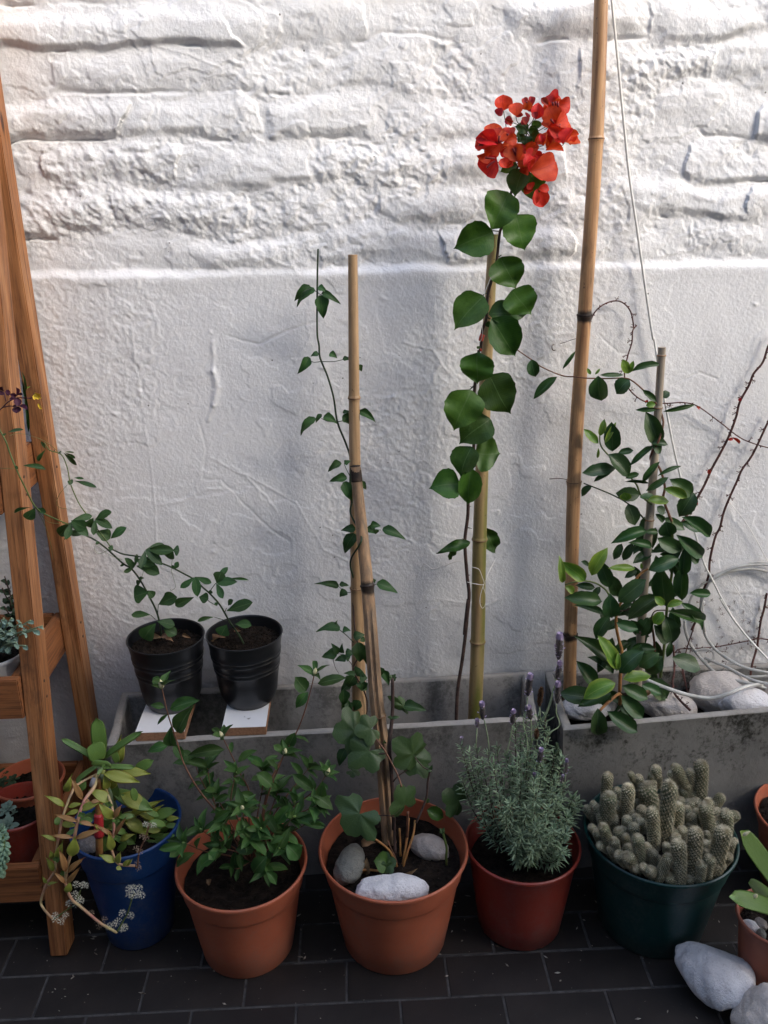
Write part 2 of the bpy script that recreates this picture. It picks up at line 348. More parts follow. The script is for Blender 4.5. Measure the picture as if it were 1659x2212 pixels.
MT['l_strap'] = leaf_mat('flat_cactus_leaf', (.06, .14, .015), (.12, .24, .03), (.10, .19, .03), (.08, .15, .03), .35, .5, .12, veinw=.02, sidev=0, val=.25)
MT['l_sedum'] = basic('burros_tail_bead', (.20, .34, .22), (.32, .46, .30), 20, .6, .1, .001, spec=.3, randv=.35)
MT['l_oxalis'] = leaf_mat('purple_oxalis_leaf', (.040, .008, .022), (.075, .016, .040), (.09, .02, .04), (.07, .02, .04), .5, .3, .15, veinw=.03, sidev=0, val=.4)
MT['yellow'] = basic('yellow_petal', (.70, .42, .02), (.82, .58, .05), 30, .6, .1, .001)
MT['l_dry'] = leaf_mat('dry_leaf', (.16, .09, .05), (.30, .20, .12), (.3, .2, .1), (.25, .17, .1), .8, .15, .1, veinw=.03, sidev=.2, val=.5)
MT['bract'] = leaf_mat('orange_red_bract', (.52, .035, .016), (.74, .085, .028), (.42, .03, .025), (.62, .08, .03), .5, .3, .38, veinw=.02, sidev=.22, val=.3, hue=.02)
MT['bractdark'] = leaf_mat('dark_red_bud', (.32, .018, .02), (.45, .03, .025), (.25, .02, .02), (.32, .03, .02), .5, .3, .2, veinw=.02, sidev=.15, val=.3, hue=.02)
MT['tubeflower'] = basic('tubular_flower', (.12, .008, .012), (.22, .015, .018), 30, .5, .1, .001)
MT['bud'] = basic('cream_bud', (.62, .55, .30), (.72, .66, .42), 12, .5, .15, .001)
MT['budgreen'] = basic('green_bud', (.20, .30, .08), (.30, .40, .12), 12, .5, .15, .001)
MT['lilac'] = basic('lilac_petals', (.42, .33, .50), (.60, .50, .66), 60, .7, .2, .001)
MT['spikegrey'] = basic('spike_calyx', (.16, .13, .15), (.28, .25, .22), 60, .8, .2, .001)
MT['spikebrown'] = basic('withered_spike', (.10, .05, .025), (.22, .12, .06), 60, .9, .2, .001)
MT['whitepetal'] = basic('white_petals', (.66, .65, .52), (.80, .79, .68), 50, .6, .1, .001)
MT['pinkbrown'] = basic('faded_petals', (.36, .22, .15), (.55, .45, .32), 50, .7, .1, .001)
def cactus_mat():
    m = new_mat('cactus_skin'); n, l = nt(m); p = n['Principled BSDF']
    tc = n.new('ShaderNodeTexCoord').outputs['Object']; oi = n.new('ShaderNodeObjectInfo')
    at = n.new('ShaderNodeAttribute'); at.attribute_name = 'edge'
    c = ramp(n, l, noise(n, l, tc, 6, 4).outputs[0], [(.3, (.036, .056, .024)), (.7, (.075, .100, .045))]).outputs[0]
    c = mixc(n, l, math_(n, l, 'MULTIPLY', at.outputs['Fac'], .7), c, (.20, .22, .09))
    hs = n.new('ShaderNodeHueSaturation'); l.new(math_(n, l, 'ADD', math_(n, l, 'MULTIPLY', oi.outputs['Random'], .6), .7), hs.inputs['Value'])
    l.new(math_(n, l, 'ADD', math_(n, l, 'MULTIPLY', math_(n, l, 'FRACT', math_(n, l, 'MULTIPLY', oi.outputs['Random'], 13.1)), .05), .465), hs.inputs['Hue'])
    l.new(c, hs.inputs['Color']); l.new(hs.outputs[0], p.inputs['Base Color']); p.inputs['Roughness'].default_value = .7
    return m
MT['cactus'] = cactus_mat()
MT['spine'] = basic('cactus_spine', (.28, .22, .12), (.72, .66, .48), 2.2, .6, 0, 0, randv=.7)

# ---------------------------------------------------------------- mesh helpers
def mesh(name, verts, faces, mat=None, smooth=True, edge=None):
    me = bpy.data.meshes.new(name); me.from_pydata([tuple(v) for v in verts], [], faces); me.update()
    if smooth: me.polygons.foreach_set('use_smooth', [True] * len(me.polygons))
    if edge is not None:
        a = me.attributes.new('edge', 'FLOAT', 'POINT'); a.data.foreach_set('value', list(edge))
    if mat: me.materials.append(mat)
    return me
class MB:
    def __init__(s): s.v = []; s.f = []; s.e = []
    def add(s, v, f, e=None):
        o = len(s.v); s.v += [Vector(a) for a in v]; s.f += [tuple(i + o for i in q) for q in f]; s.e += list(e) if e is not None else [0] * len(v)
    def me(s, name, mat, smooth=True): return mesh(name, s.v, s.f, mat, smooth, s.e)
def resample(pts, n=6):
    """Catmull-Rom through (Vector, radius)"""
    if len(pts) < 3: n = 2
    out = []
    P_ = [pts[0]] + list(pts) + [pts[-1]]
    for i in range(1, len(P_) - 2):
        a, b, c, d = P_[i - 1], P_[i], P_[i + 1], P_[i + 2]
        for k in range(n):
            t = k / n
            q = .5 * ((2 * b[0]) + (c[0] - a[0]) * t + (2 * a[0] - 5 * b[0] + 4 * c[0] - d[0]) * t * t + (3 * b[0] - a[0] - 3 * c[0] + d[0]) * t ** 3)
            out.append((q, b[1] * (1 - t) + c[1] * t))
    out.append(pts[-1]); return out
def tube_geo(pts, sides=7, cap=True, squash=1.0):
    v = []; f = []
    ref = None
    for i, (p, r) in enumerate(pts):
        a = pts[max(i - 1, 0)][0]; b = pts[min(i + 1, len(pts) - 1)][0]
        t = (b - a).normalized() if (b - a).length > 1e-9 else Vector((0, 0, 1))
        if ref is None: ref = Vector((0, 1, 0)) if abs(t.y) < .9 else Vector((1, 0, 0))
        x = t.cross(ref).normalized(); y = x.cross(t).normalized(); ref = y
        for k in range(sides):
            an = 2 * math.pi * k / sides; v.append(p + x * (r * math.cos(an)) + y * (r * squash * math.sin(an)))
    n = len(pts)
    for i in range(n - 1):
        for k in range(sides):
            k2 = (k + 1) % sides; f.append((i * sides + k, i * sides + k2, (i + 1) * sides + k2, (i + 1) * sides + k))
    if cap:
        f.append(tuple(range(sides))[::-1]); f.append(tuple((n - 1) * sides + k for k in range(sides)))
    return v, f
def tube(name, pts, mat, parent=None, sides=7, n=6, kind=None):
    """pts: list of (Vector, radius); mesh kept in coordinates about its first point"""
    o0 = pts[0][0].copy()
    g = tube_geo(resample([(p - o0, r) for p, r in pts], n), sides)
    return link(name, mesh(name, g[0], g[1], mat), parent, None, Matrix.Translation(o0), kind)
def path(fr, s, r0, r1=None, Y=None):
    """'x,y x,y,Y ...' in a frame -> points with tapering radius"""
    it = [tuple(float(q) for q in w.split(',')) for w in s.split()]
    r1 = r0 if r1 is None else r1
    out = []; y = Y
    for i, w in enumerate(it):
        if len(w) > 2: y = w[2]
        t = i / max(1, len(it) - 1); out.append((fY(fr, w[0], w[1], y), r0 * (1 - t) + r1 * t))
    return out
def box_me(name, sx, sy, sz, bev=.002, mat=None, seg=1, center=(0, 0, 0)):
    bm = bmesh.new(); bmesh.ops.create_cube(bm, size=1)
    for v in bm.verts: v.co = Vector((v.co.x * sx + center[0], v.co.y * sy + center[1], v.co.z * sz + center[2]))
    if bev: bmesh.ops.bevel(bm, geom=bm.edges[:], offset=bev, segments=seg, affect='EDGES')
    me = bpy.data.meshes.new(name); bm.to_mesh(me); bm.free()
    if mat: me.materials.append(mat)
    return me
def board(name, p0, p1, w, t, mat, parent, up=(0, 0, 1), bev=.002):
    """timber from p0 to p1; w across, t along 'up'; grain runs along local x"""
    p0 = Vector(p0); p1 = Vector(p1); x = (p1 - p0).normalized(); y = Vector(up).cross(x).normalized(); z = x.cross(y)
    L = (p1 - p0).length
    m = Matrix.Translation((p0 + p1) / 2) @ Matrix(((x.x, y.x, z.x, 0), (x.y, y.y, z.y, 0), (x.z, y.z, z.z, 0), (0, 0, 0, 1)))
    return link(name, box_me(name, L, w, t, bev, mat, 2), parent, None, m)
def lathe_geo(prof, n=64, wob=0):
    v = []; f = []
    for (r, z) in prof:
        for k in range(n):
            a = 2 * math.pi * k / n; rr = r * (1 + wob * math.sin(3 * a + z * 20)); v.append((rr * math.cos(a), rr * math.sin(a), z))
    for i in range(len(prof) - 1):
        for k in range(n):
            k2 = (k + 1) % n; f.append((i * n + k, i * n + k2, (i + 1) * n + k2, (i + 1) * n + k))
    return v, f
def lathe(name, prof, mat, parent, loc, n=64, close=None, wob=0, autosmooth=True):
    v, f = lathe_geo(prof, n, wob)
    if close:
        if 'start' in close: f.append(tuple(range(n))[::-1])
        if 'end' in close: f.append(tuple((len(prof) - 1) * n + k for k in range(n)))
    me = mesh(name, v, f, mat)
    try: me.set_sharp_from_angle(angle=R(38))
    except Exception: pass
    return link(name, me, parent, None, Matrix.Translation(loc))
def fbm(x, y, seed, octs=5, lac=2.0, gain=.5):
    """value noise in numpy"""
    rng = np.random.default_rng(seed); tot = np.zeros_like(x, dtype=float); a = 1.0; s = 0
    for o in range(octs):
        T = rng.random((256, 256)) * 2 - 1
        ox, oy = rng.random(2) * 50
        xi = x + ox; yi = y + oy
        i = np.floor(xi).astype(int); j = np.floor(yi).astype(int); fx = xi - i; fy = yi - j
        fx = fx * fx * (3 - 2 * fx); fy = fy * fy * (3 - 2 * fy)
        g = lambda p, q: T[p & 255, q & 255]
        tot += a * ((g(i, j) * (1 - fx) + g(i + 1, j) * fx) * (1 - fy) + (g(i, j + 1) * (1 - fx) + g(i + 1, j + 1) * fx) * fy)
        s += a; a *= gain; x = x * lac; y = y * lac
    return tot / s

# ---------------------------------------------------------------- leaves
def prof_fn(name):
    T = {'round': [(0, .0), (.03, .30), (.10, .62), (.22, .88), (.38, 1.0), (.55, .96), (.70, .78), (.82, .50), (.90, .25), (.95, .09), (1, .0)],
         'ellip': [(0, .0), (.03, .14), (.09, .44), (.21, .80), (.36, .98), (.58, 1.0), (.72, .89), (.83, .64), (.90, .38), (.95, .17), (.98, .05), (1, 0)],
         'lance': [(0, .0), (.04, .22), (.12, .55), (.28, .92), (.4, 1.0), (.55, .88), (.72, .58), (.86, .28), (.95, .10), (1, 0)],
         'oblan': [(0, 0), (.08, .14), (.2, .36), (.38, .70), (.55, .94), (.68, 1.0), (.8, .88), (.9, .58), (.96, .28), (1, 0)],
         'heart': [(0, .30), (.04, .72), (.12, .95), (.25, 1.0), (.42, .90), (.6, .68), (.78, .42), (.9, .2), (1, 0)],
         'boug': [(0, .10), (.03, .40), (.08, .64), (.18, .89), (.32, 1.0), (.48, .97), (.62, .84), (.74, .62), (.83, .38), (.89, .17), (.93, .07), (.97, .035), (1, .0)],
         'strap': [(0, .55), (.1, .72), (.3, .95), (.5, 1), (.7, 1), (.85, .9), (.94, .66), (.98, .4), (1, .08)],
         'tri': [(0, .30), (.06, .75), (.18, 1), (.38, .88), (.6, .62), (.8, .34), (.93, .12), (1, 0)],
         'petal': [(0, .05), (.08, .34), (.2, .66), (.38, .92), (.55, 1.0), (.72, .92), (.86, .66), (.94, .36), (1, .0)]}[name]
    xs = [a for a, b in T]; ys = [b for a, b in T]
    return lambda t: float(np.interp(t, xs, ys))
def blade(shape='ellip', rows=10, cup=.10, droop=.12, wave=.02, twist=0.0, fold=.0, seed=0, teeth=0, notch=0):
    """unit leaf: base at origin, tip at y=1, half width .5 at widest; z up. 4 quads across"""
    rg = random.Random(seed); pf = prof_fn(shape); v = []; e = []; f = []
    cols = [-1, -.5, 0, .5, 1]; ph = rg.random() * 6
    for i in range(rows + 1):
        t = i / rows; t = t ** .85 if shape != 'strap' else t
        w = pf(t) * .5
        w *= 1 + (rg.random() - .5) * .07
        for c in cols:
            ww = w
            if teeth and abs(c) == 1: ww *= 1 + teeth * (1 if i % 2 else -1)
            x = c * ww; y = t - (abs(c) ** 2) * .0
            z = cup * abs(c) ** 1.5 * (w * 2) + droop * (-4 * (t - .35) ** 2 * .5 + .24) + wave * math.sin(t * 13 + ph + c * 1.5) * abs(c)
            z += fold * abs(c) * w
            x += .03 * math.sin(t * 4 + ph) ; x2 = x
            z += twist * x * t
            v.append((x2, y, z)); e.append(abs(c))
    n = len(cols)
    for i in range(rows):
        for k in range(n - 1):
            a = i * n + k; f.append((a, a + 1, a + n + 1, a + n))
    return v, f, e
def leaf_set(name, mat, shape, k=4, **kw):
    out = []
    for i in range(k):
        g = dict(kw)
        for key in ('cup', 'droop', 'wave', 'twist'):
            if key in g: g[key] = g[key] * random.uniform(.4, 1.6)
        g['twist'] = random.uniform(-.35, .35)
        v, f, e = blade(shape, seed=random.randrange(9999), **g)
        out.append(mesh(name, v, f, mat, True, e))
    return out
def fat_set(name, mat, shape, thick=.12, k=3, droop=.2, chan=.04):
    """succulent leaf: closed, thick in the middle, keeled underneath"""
    out = []
    for s in range(k):
        pf = prof_fn(shape); rows = 11; v = []; e = []; f = []; ring = 10
        dr = droop * random.uniform(.5, 1.5)
        for i in range(rows + 1):
            t = i / rows; w = max(pf(t) * .5, .012); th = thick * (.55 + .45 * math.sin(math.pi * min(1, t * .9 + .1))) * min(1, pf(t) * 1.6 + .1)
            zc = dr * (-4 * (t - .4) ** 2 * .5 + .32)
            for k2 in range(ring):
                a = 2 * math.pi * k2 / ring; cx = math.cos(a); sz = math.sin(a)
                z = zc + (th * .30 * sz - chan * (1 - cx * cx) if sz > 0 else th * sz * .9)
                v.append((cx * w, t, z)); e.append(abs(cx) ** 2 * .95 if True else 0)
        for i in range(rows):
            for k2 in range(ring):
                q = (k2 + 1) % ring; f.append((i * ring + k2, i * ring + q, (i + 1) * ring + q, (i + 1) * ring + k2))
        f.append(tuple(range(ring))[::-1]); f.append(tuple(rows * ring + q for q in range(ring)))
        out.append(mesh(name, v, f, mat, True, e))
    return out
def basis(p, d, nrm, L, w, zs=None):
    y = d.normalized(); x = y.cross(nrm)
    if x.length < 1e-4: x = y.cross(Vector((1, .3, .2)))
    x.normalize(); z = x.cross(y)
    zs = L if zs is None else zs
    return Matrix(((x.x * w, y.x * L, z.x * zs, p.x), (x.y * w, y.y * L, z.y * zs, p.y), (x.z * w, y.z * L, z.z * zs, p.z), (0, 0, 0, 1)))
def rv(s=1): return Vector((random.uniform(-s, s), random.uniform(-s, s), random.uniform(-s, s)))
def put(set_, p, tip, w, parent, name='leaf', cam_w=1.0, up=.35, rnd=.3, flip=False):
    d = tip - p; L = d.length
    nrm = (CV - p).normalized() * cam_w + Vector((0, 0, up)) + rv(rnd)
    if flip: nrm = -nrm
    return link(name, random.choice(set_), parent, None, basis(p, d, nrm, L, w))
def leaves(fr, s, set_, parent, Y, dY=.25, name='leaf', step=0.0, wf=1.22, **kw):
    """'x,y,x2,y2,w; ...' base -> tip, width, all in a frame; depth Y for the base, the tip leans forward or back"""
    k = psc(fr); i = 0
    for q in s.replace('\n', ' ').split(';'):
        q = q.strip()
        if not q: continue
        a = [float(z) for z in q.split(',')]
        yb = a[5] if len(a) > 5 else Y + step * i
        b = fY(fr, a[0], a[1], yb); L0 = math.hypot(a[2] - a[0], a[3] - a[1]) * k * mpp(b)
        tip = fY(fr, a[2], a[3], yb + random.uniform(-1, .35) * dY * L0)
        put(set_, b, tip, a[4] * k * mpp(b) * wf, parent, name, **kw); i += 1

# ================================================================ SETTING
# ---- the painted brick wall: one continuous relief; every brick under the paint is a piece of it
def np_mesh(name, V, Q, N, mat):
    used, inv = np.unique(Q, return_inverse=True)
    V2 = V[used]; Q2 = inv.reshape(Q.shape)
    me = bpy.data.meshes.new(name); me.vertices.add(len(V2)); me.vertices.foreach_set('co', V2.astype(np.float32).ravel())
    me.loops.add(Q2.size); me.loops.foreach_set('vertex_index', Q2.astype(np.int32).ravel())
    me.polygons.add(len(Q2)); me.polygons.foreach_set('loop_start', np.arange(0, Q2.size, 4, dtype=np.int32))
    try: me.polygons.foreach_set('loop_total', np.full(len(Q2), 4, dtype=np.int32))
    except Exception: pass
    me.update(calc_edges=True); me.validate()
    me.polygons.foreach_set('use_smooth', np.ones(len(Q2), dtype=bool))
    me.normals_split_custom_set_from_vertices(N[used].astype(np.float32))
    me.materials.append(mat); return me
ZL = 1.358                                             # top of the rendered lower part
def wall_relief():
    st = .0026
    xs = np.concatenate([np.arange(-2.6, -.78, .03), np.arange(-.78, 1.14, st), np.arange(1.14, 3.2, .03)])
    zs = np.concatenate([np.arange(-.02, .12, .02), np.arange(.12, 1.98, st), np.arange(1.98, 2.75, .02)])
    X, Z = np.meshgrid(xs, zs)
    # warped brick coordinates
    wx = X + .045 * fbm(X * 5, Z * 9, 3, 3) + .012 * fbm(X * 22, Z * 26, 4, 3)
    wz = Z + .020 * fbm(X * 3.1, Z * 4, 5, 2) + .011 * fbm(X * 13, Z * 17, 6, 4)
    CH = .0835; BL = .255
    rs = np.random.default_rng(5).uniform(-1, 1, 400); sg_ = (wx + 3.2) / .17 + .9 * np.sin(Z * 9.0); si_ = np.floor(sg_).astype(int); sf_ = np.clip((sg_ - si_ - .78) / .22, 0, 1); sf_ = sf_ * sf_ * (3 - 2 * sf_)
    wz = wz + .0125 * (rs[(si_ + 7 * np.round(Z * 6).astype(int)) % 399] * (1 - sf_) + rs[(si_ + 1 + 7 * np.round(Z * 6).astype(int)) % 399] * sf_) * 0 + .0115 * (rs[si_ % 399] * (1 - sf_) + rs[(si_ + 1) % 399] * sf_)
    ci = np.floor((wz - ZL) / CH).astype(int); tz = (wz - ZL) / CH - ci
    rng = np.random.default_rng(11)
    off = rng.random(64) * .12; H = rng.uniform(-.1, 1.15, (64, 64)); H = np.where(H < .12, .06, H); RG = rng.uniform(.0, 1.0, (64, 64)) ** 1.5; CUT = rng.random((64, 64))
    TL = rng.uniform(-1, 1, (64, 64))
    bx = (wx + 3.1) / BL + (ci % 2) * .5 + off[ci & 63]; bi = np.floor(bx).astype(int); tx = bx - bi
    h = H[ci & 63, bi & 63]; rgh = RG[ci & 63, bi & 63]; tilt = TL[ci & 63, bi & 63]
    ss = lambda a, b, t: (lambda q: q * q * (3 - 2 * q))(np.clip((t - a) / (b - a), 0, 1))
    sharp = CUT[ci & 63, bi & 63]
    vert = ss(.02, .20 + .34 * sharp, tz) * (1 - ss(.50 + .2 * sharp, 1.0, tz))
    hor = ss(0.0, .16, tx) * (1 - ss(.82, 1.0, tx))
    HJ = rng.uniform(0, 1, (64, 64))[ci & 63, bi & 63] ** 2
    cell = vert * hor
    brick = vert * (1 - HJ * (1 - hor))
    wl = Z + .006 * fbm(X * 2.2, Z * 2, 8, 2) + .005 * fbm(X * 15, Z * 15, 9, 3)
    up = ss(ZL - .004, ZL + .016, wl)
    big = .0075 * fbm(X * 3.2, Z * 4.5, 20, 4)
    rough = fbm(X * 36, Z * 42, 21, 5, 2.0, .62); rough2 = fbm(X * 95, Z * 95, 22, 4, 2.0, .6)
    patch = ss(-.12, .22, fbm(X * 4, Z * 5, 24, 3))
    # dark slots where the mortar has fallen below a brick
    slot = np.exp(-((tz - .045) / .045) ** 2) * ss(.12, .34, fbm(X * 8.5, Z * 11, 31, 4)) * (.3 + .7 * hor)
    upper = .0065 + .0105 * h * brick + .003 * tilt * (tx - .5) * brick + big * 1.3 + .0035 * fbm(X * 11, Z * 16, 26, 3) + rough * (.0010 + .0052 * rgh * (.1 + .9 * patch)) \
        + rough2 * (.0006 + .0020 * rgh * patch) + .0042 * np.minimum(0, fbm(X * 52, Z * 70, 27, 3) + .12) * (.12 + patch * (.3 + rgh)) - .0055 * slot * (.3 + h)
    # peeled sheets of old paint: raised plateaus with crisp edges
    f1 = fbm(X * 5.5, Z * 8, 41, 5, 2.1, .55)
    upper = upper + .0016 * ss(.045, .06, f1) + .0012 * ss(-.16, -.145, f1)
    lower = .0185 + .0028 * fbm(X * 2.6, Z * 2.6, 50, 4) + .0007 * fbm(X * 22, Z * 22, 51, 5, 2, .6) + .0010 * fbm(X * 130, Z * 130, 52, 3, 2, .6) * (.25 + 1.1 * ss(-.1, .3, fbm(X * 3, Z * 3, 53, 2)))
    f2 = fbm(X * 3.1, Z * 3.4, 55, 5, 2.1, .55)
    lower = lower + .0009 * ss(.02, .032, f2) + .0007 * ss(-.22, -.21, f2) + .0008 * ss(.25, .262, f2)
    tro = fbm(X * 14 + Z * 9, (Z - X * .9) * 75, 57, 3) * ss(.05, .3, fbm(X * 3.3 + 7, Z * 2.7, 58, 2)); lower = lower + .0004 * tro
    Hh = upper * up + lower * (1 - up)
    Hh = Hh + .0018 * (.55 + .9 * fbm(X * 6, Z * 6, 61, 3)) * np.exp(-((wl - ZL + .010) / .013) ** 2)          # the lip
    def line(pts, wdt, amp, jit=.003):
        nonlocal Hh
        q = [PY(a, b, 0) for a, b in pts]
        jx = jit * fbm(X * 24, Z * 24, 77, 3); 
        D = np.full(X.shape, 9.0)
        for p, r in zip(q[:-1], q[1:]):
            dx, dz = r.x - p.x, r.z - p.z; L2 = dx * dx + dz * dz
            t = np.clip(((X + jx - p.x) * dx + (Z - p.z) * dz) / L2, 0, 1)
            D = np.minimum(D, np.hypot(X + jx - p.x - t * dx, Z + jx - p.z - t * dz))
        Hh = Hh + amp * np.exp(-(D / wdt) ** 2)
    line([(290, 700), (293, 760), (305, 830), (315, 900), (330, 1000), (340, 1100), (342, 1170)], .0019, .0010)
    line([(463, 735), (462, 800)], .0035, .0024, .006); line([(462, 800), (471, 835), (463, 872)], .006, .0042, .006); line([(463, 872), (452, 905)], .0035, .0022)
    line([(430, 900), (448, 960), (440, 1030), (480, 1030), (530, 1085), (590, 1140), (625, 1165)], .0019, -.0012)
    line([(342, 1085), (400, 1075), (450, 1050), (480, 1050)], .0019, .0010); line([(455, 985), (530, 1020), (570, 1060), (600, 1100)], .0021, .0010)
    line([(495, 722), (560, 742), (620, 712), (690, 690)], .0019, -.0012); line([(870, 735), (930, 752), (965, 800)], .0019, .0010)
    line([(700, 1130), (760, 1150), (860, 1145), (900, 1170)], .0019, .0010); line([(1290, 720), (1330, 760), (1370, 765)], .0019, -.0012)
    line([(1445, 830), (1500, 802), (1540, 815)], .0019, -.0012); line([(500, 1000), (640, 1080), (700, 1180), (830, 1240)], .0021, .0009)
    line([(230, 1300), (260, 1330), (300, 1345)], .0019, .0010); line([(690, 0), (650, 60)], .0021, .0010)
    line([(300, 120), (330, 100), (400, 115), (480, 150)], .0021, .0012); line([(900, 1330), (960, 1290), (1050, 1300), (1120, 1260)], .0019, .0010)
    for k in range(26):                                 # small knobs and pits
        a, b = rng.uniform(-.6, 1.0), rng.uniform(.45, 1.9); r = rng.uniform(.003, .008)
        Hh = Hh + rng.choice([-1, 1]) * rng.uniform(.001, .003) * np.exp(-(((X - a) / r) ** 2 + ((Z - b) / (r * .8)) ** 2))
    gz, gx = np.gradient(Hh, zs, xs)
    N = np.stack([gx, np.full_like(gx, 1.0) * -1.0, gz], -1); N[..., 0] *= 1; N = np.stack([-(-gx), -np.ones_like(gx), gz], -1)
    # surface y = -H(x, z); outward normal (-Y side): (-dH/dx, -1, -dH/dz)
    N = np.stack([-gx, -np.ones_like(gx), -gz], -1); N /= np.linalg.norm(N, axis=-1, keepdims=True)
    V = np.stack([X, -Hh, Z], -1).reshape(-1, 3); N = N.reshape(-1, 3)
    nx = len(xs); nz = len(zs)
    I = np.arange(nz * nx).reshape(nz, nx)
    Q = np.stack([I[:-1, :-1], I[:-1, 1:], I[1:, 1:], I[1:, :-1]], -1)
    inb = (cell[:-1, :-1] > .30) & (up[:-1, :-1] > .9)
    key = np.where(inb, ci[:-1, :-1] * 100 + bi[:-1, :-1], -1)
    return V, Q, N, key, xs, zs
V, Q, N, key, xs, zs = wall_relief()
wall = thing('painted_brick_wall', 'white painted brick wall with smooth rendered lower half behind all the pots', 'wall', (0, 0, 0))
Qf = Q.reshape(-1, 4); kf = key.reshape(-1)
cc = V[Qf[:, 0]]
vis = (cc[:, 0] > -.95) & (cc[:, 0] < 1.25) & (cc[:, 2] < 2.02)
ids, cnt = np.unique(kf[(kf >= 0) & vis], return_counts=True)
bricks = [i for i, c in zip(ids, cnt) if c > 250]
mask = np.isin(kf, bricks) & vis
link('plaster_and_mortar', np_mesh('plaster_and_mortar', V, Qf[~mask], N, MT['paint']), wall)
for i in bricks:
    link('brick', np_mesh('brick', V, Qf[(kf == i) & vis], N, MT['paint']), wall)
link('masonry_core', box_me('masonry_core', 5.8, .22, 2.9, 0, MT['paint'], 1, (.3, .13, 1.3)), wall)

# ---- floor: dark tiles in running bond with pale joints
fl = link('floor', mesh('floor', [(-6, -8, -.0016), (6, -8, -.0016), (6, .02, -.0016), (-6, .02, -.0016)], [(0, 1, 2, 3)], MT['grout'], False), None, None, None, 'structure')
TW, TD = .2063, .0995
tms = []
for k in range(4):
    bm = bmesh.new(); bmesh.ops.create_cube(bm, size=1)
    for v in bm.verts: v.co = Vector((v.co.x * (TW - .0045), v.co.y * (TD - .0045), v.co.z * .012))
    bmesh.ops.bevel(bm, geom=[e for e in bm.edges if all(v.co.z > 0 for v in e.verts)], offset=.0014, segments=1, affect='EDGES')
    me = bpy.data.meshes.new('tile'); bm.to_mesh(me); bm.free(); me.materials.append(MT['tile']); tms.append(me)
stuff = MB()
for j in range(-25, 6):
    y = -.5305 + j * TD
    sh = 0 if (j % 2 == 0) else .1065
    for i in range(-12, 14):
        x = -.6603 + TW * .5 + TW * i + sh
        if y > -.02: continue
        if abs(x - .05) < 1.1 and y > -.99:
            m = Matrix.Translation((x, y, -.006 + random.uniform(-.0006, .0006))) @ Matrix.Rotation(R(random.uniform(-.25, .25)), 4, 'Z') @ Matrix.Rotation(R(random.uniform(-.12, .12)), 4, 'X')
            link('tile', random.choice(tms), fl, None, m)
        else:
            a, b, c, d = x - TW / 2 + .0027, x + TW / 2 - .0027, y - TD / 2 + .0025, y + TD / 2 - .0025
            stuff.add([(a, c, 0), (b, c, 0), (b, d, 0), (a, d, 0), (a, c, -.01), (b, c, -.01), (b, d, -.01), (a, d, -.01)], [(0, 1, 2, 3), (0, 4, 5, 1), (1, 5, 6, 2), (2, 6, 7, 3), (3, 7, 4, 0)])
link('outlying_tiles', stuff.me('outlying_tiles', MT['tile'], False), fl, None, None, 'stuff')

# ---- unseen walls added behind and beside the camera to block and shape light
MT['render'] = basic('grey_render', (.24, .24, .25), (.31, .31, .31), 3, .85, .4, .01, 40, .2)
def wallbox(name, label, x0, x1, y0, y1, z1):
    t = thing(name, label, 'wall', ((x0 + x1) / 2, (y0 + y1) / 2, 0))
    link('wall_face', box_me('wall_face', x1 - x0, y1 - y0, z1, .01, MT['render'], 1, ((x0 + x1) / 2, (y0 + y1) / 2, z1 / 2)), t)
    link('coping', box_me('coping', x1 - x0 + .04, y1 - y0 + .06, .06, .01, MT['concrete'], 1, ((x0 + x1) / 2, (y0 + y1) / 2, z1 + .033)), t)
wallbox('light_blocking_wall', 'tall unseen wall behind the viewer, added to block the sun', -3.0, 3.9, -3.6, -3.3, 4.75)
wallbox('light_blocking_wall', 'lower unseen wall behind the viewer at the right, added to shape the sun patch', 3.905, 7.0, -3.6, -3.3, 4.0)
wallbox('light_blocking_wall', 'unseen side wall on the left, added so that light comes from the right', -2.75, -2.5, -3.29, -.28, 3.2)

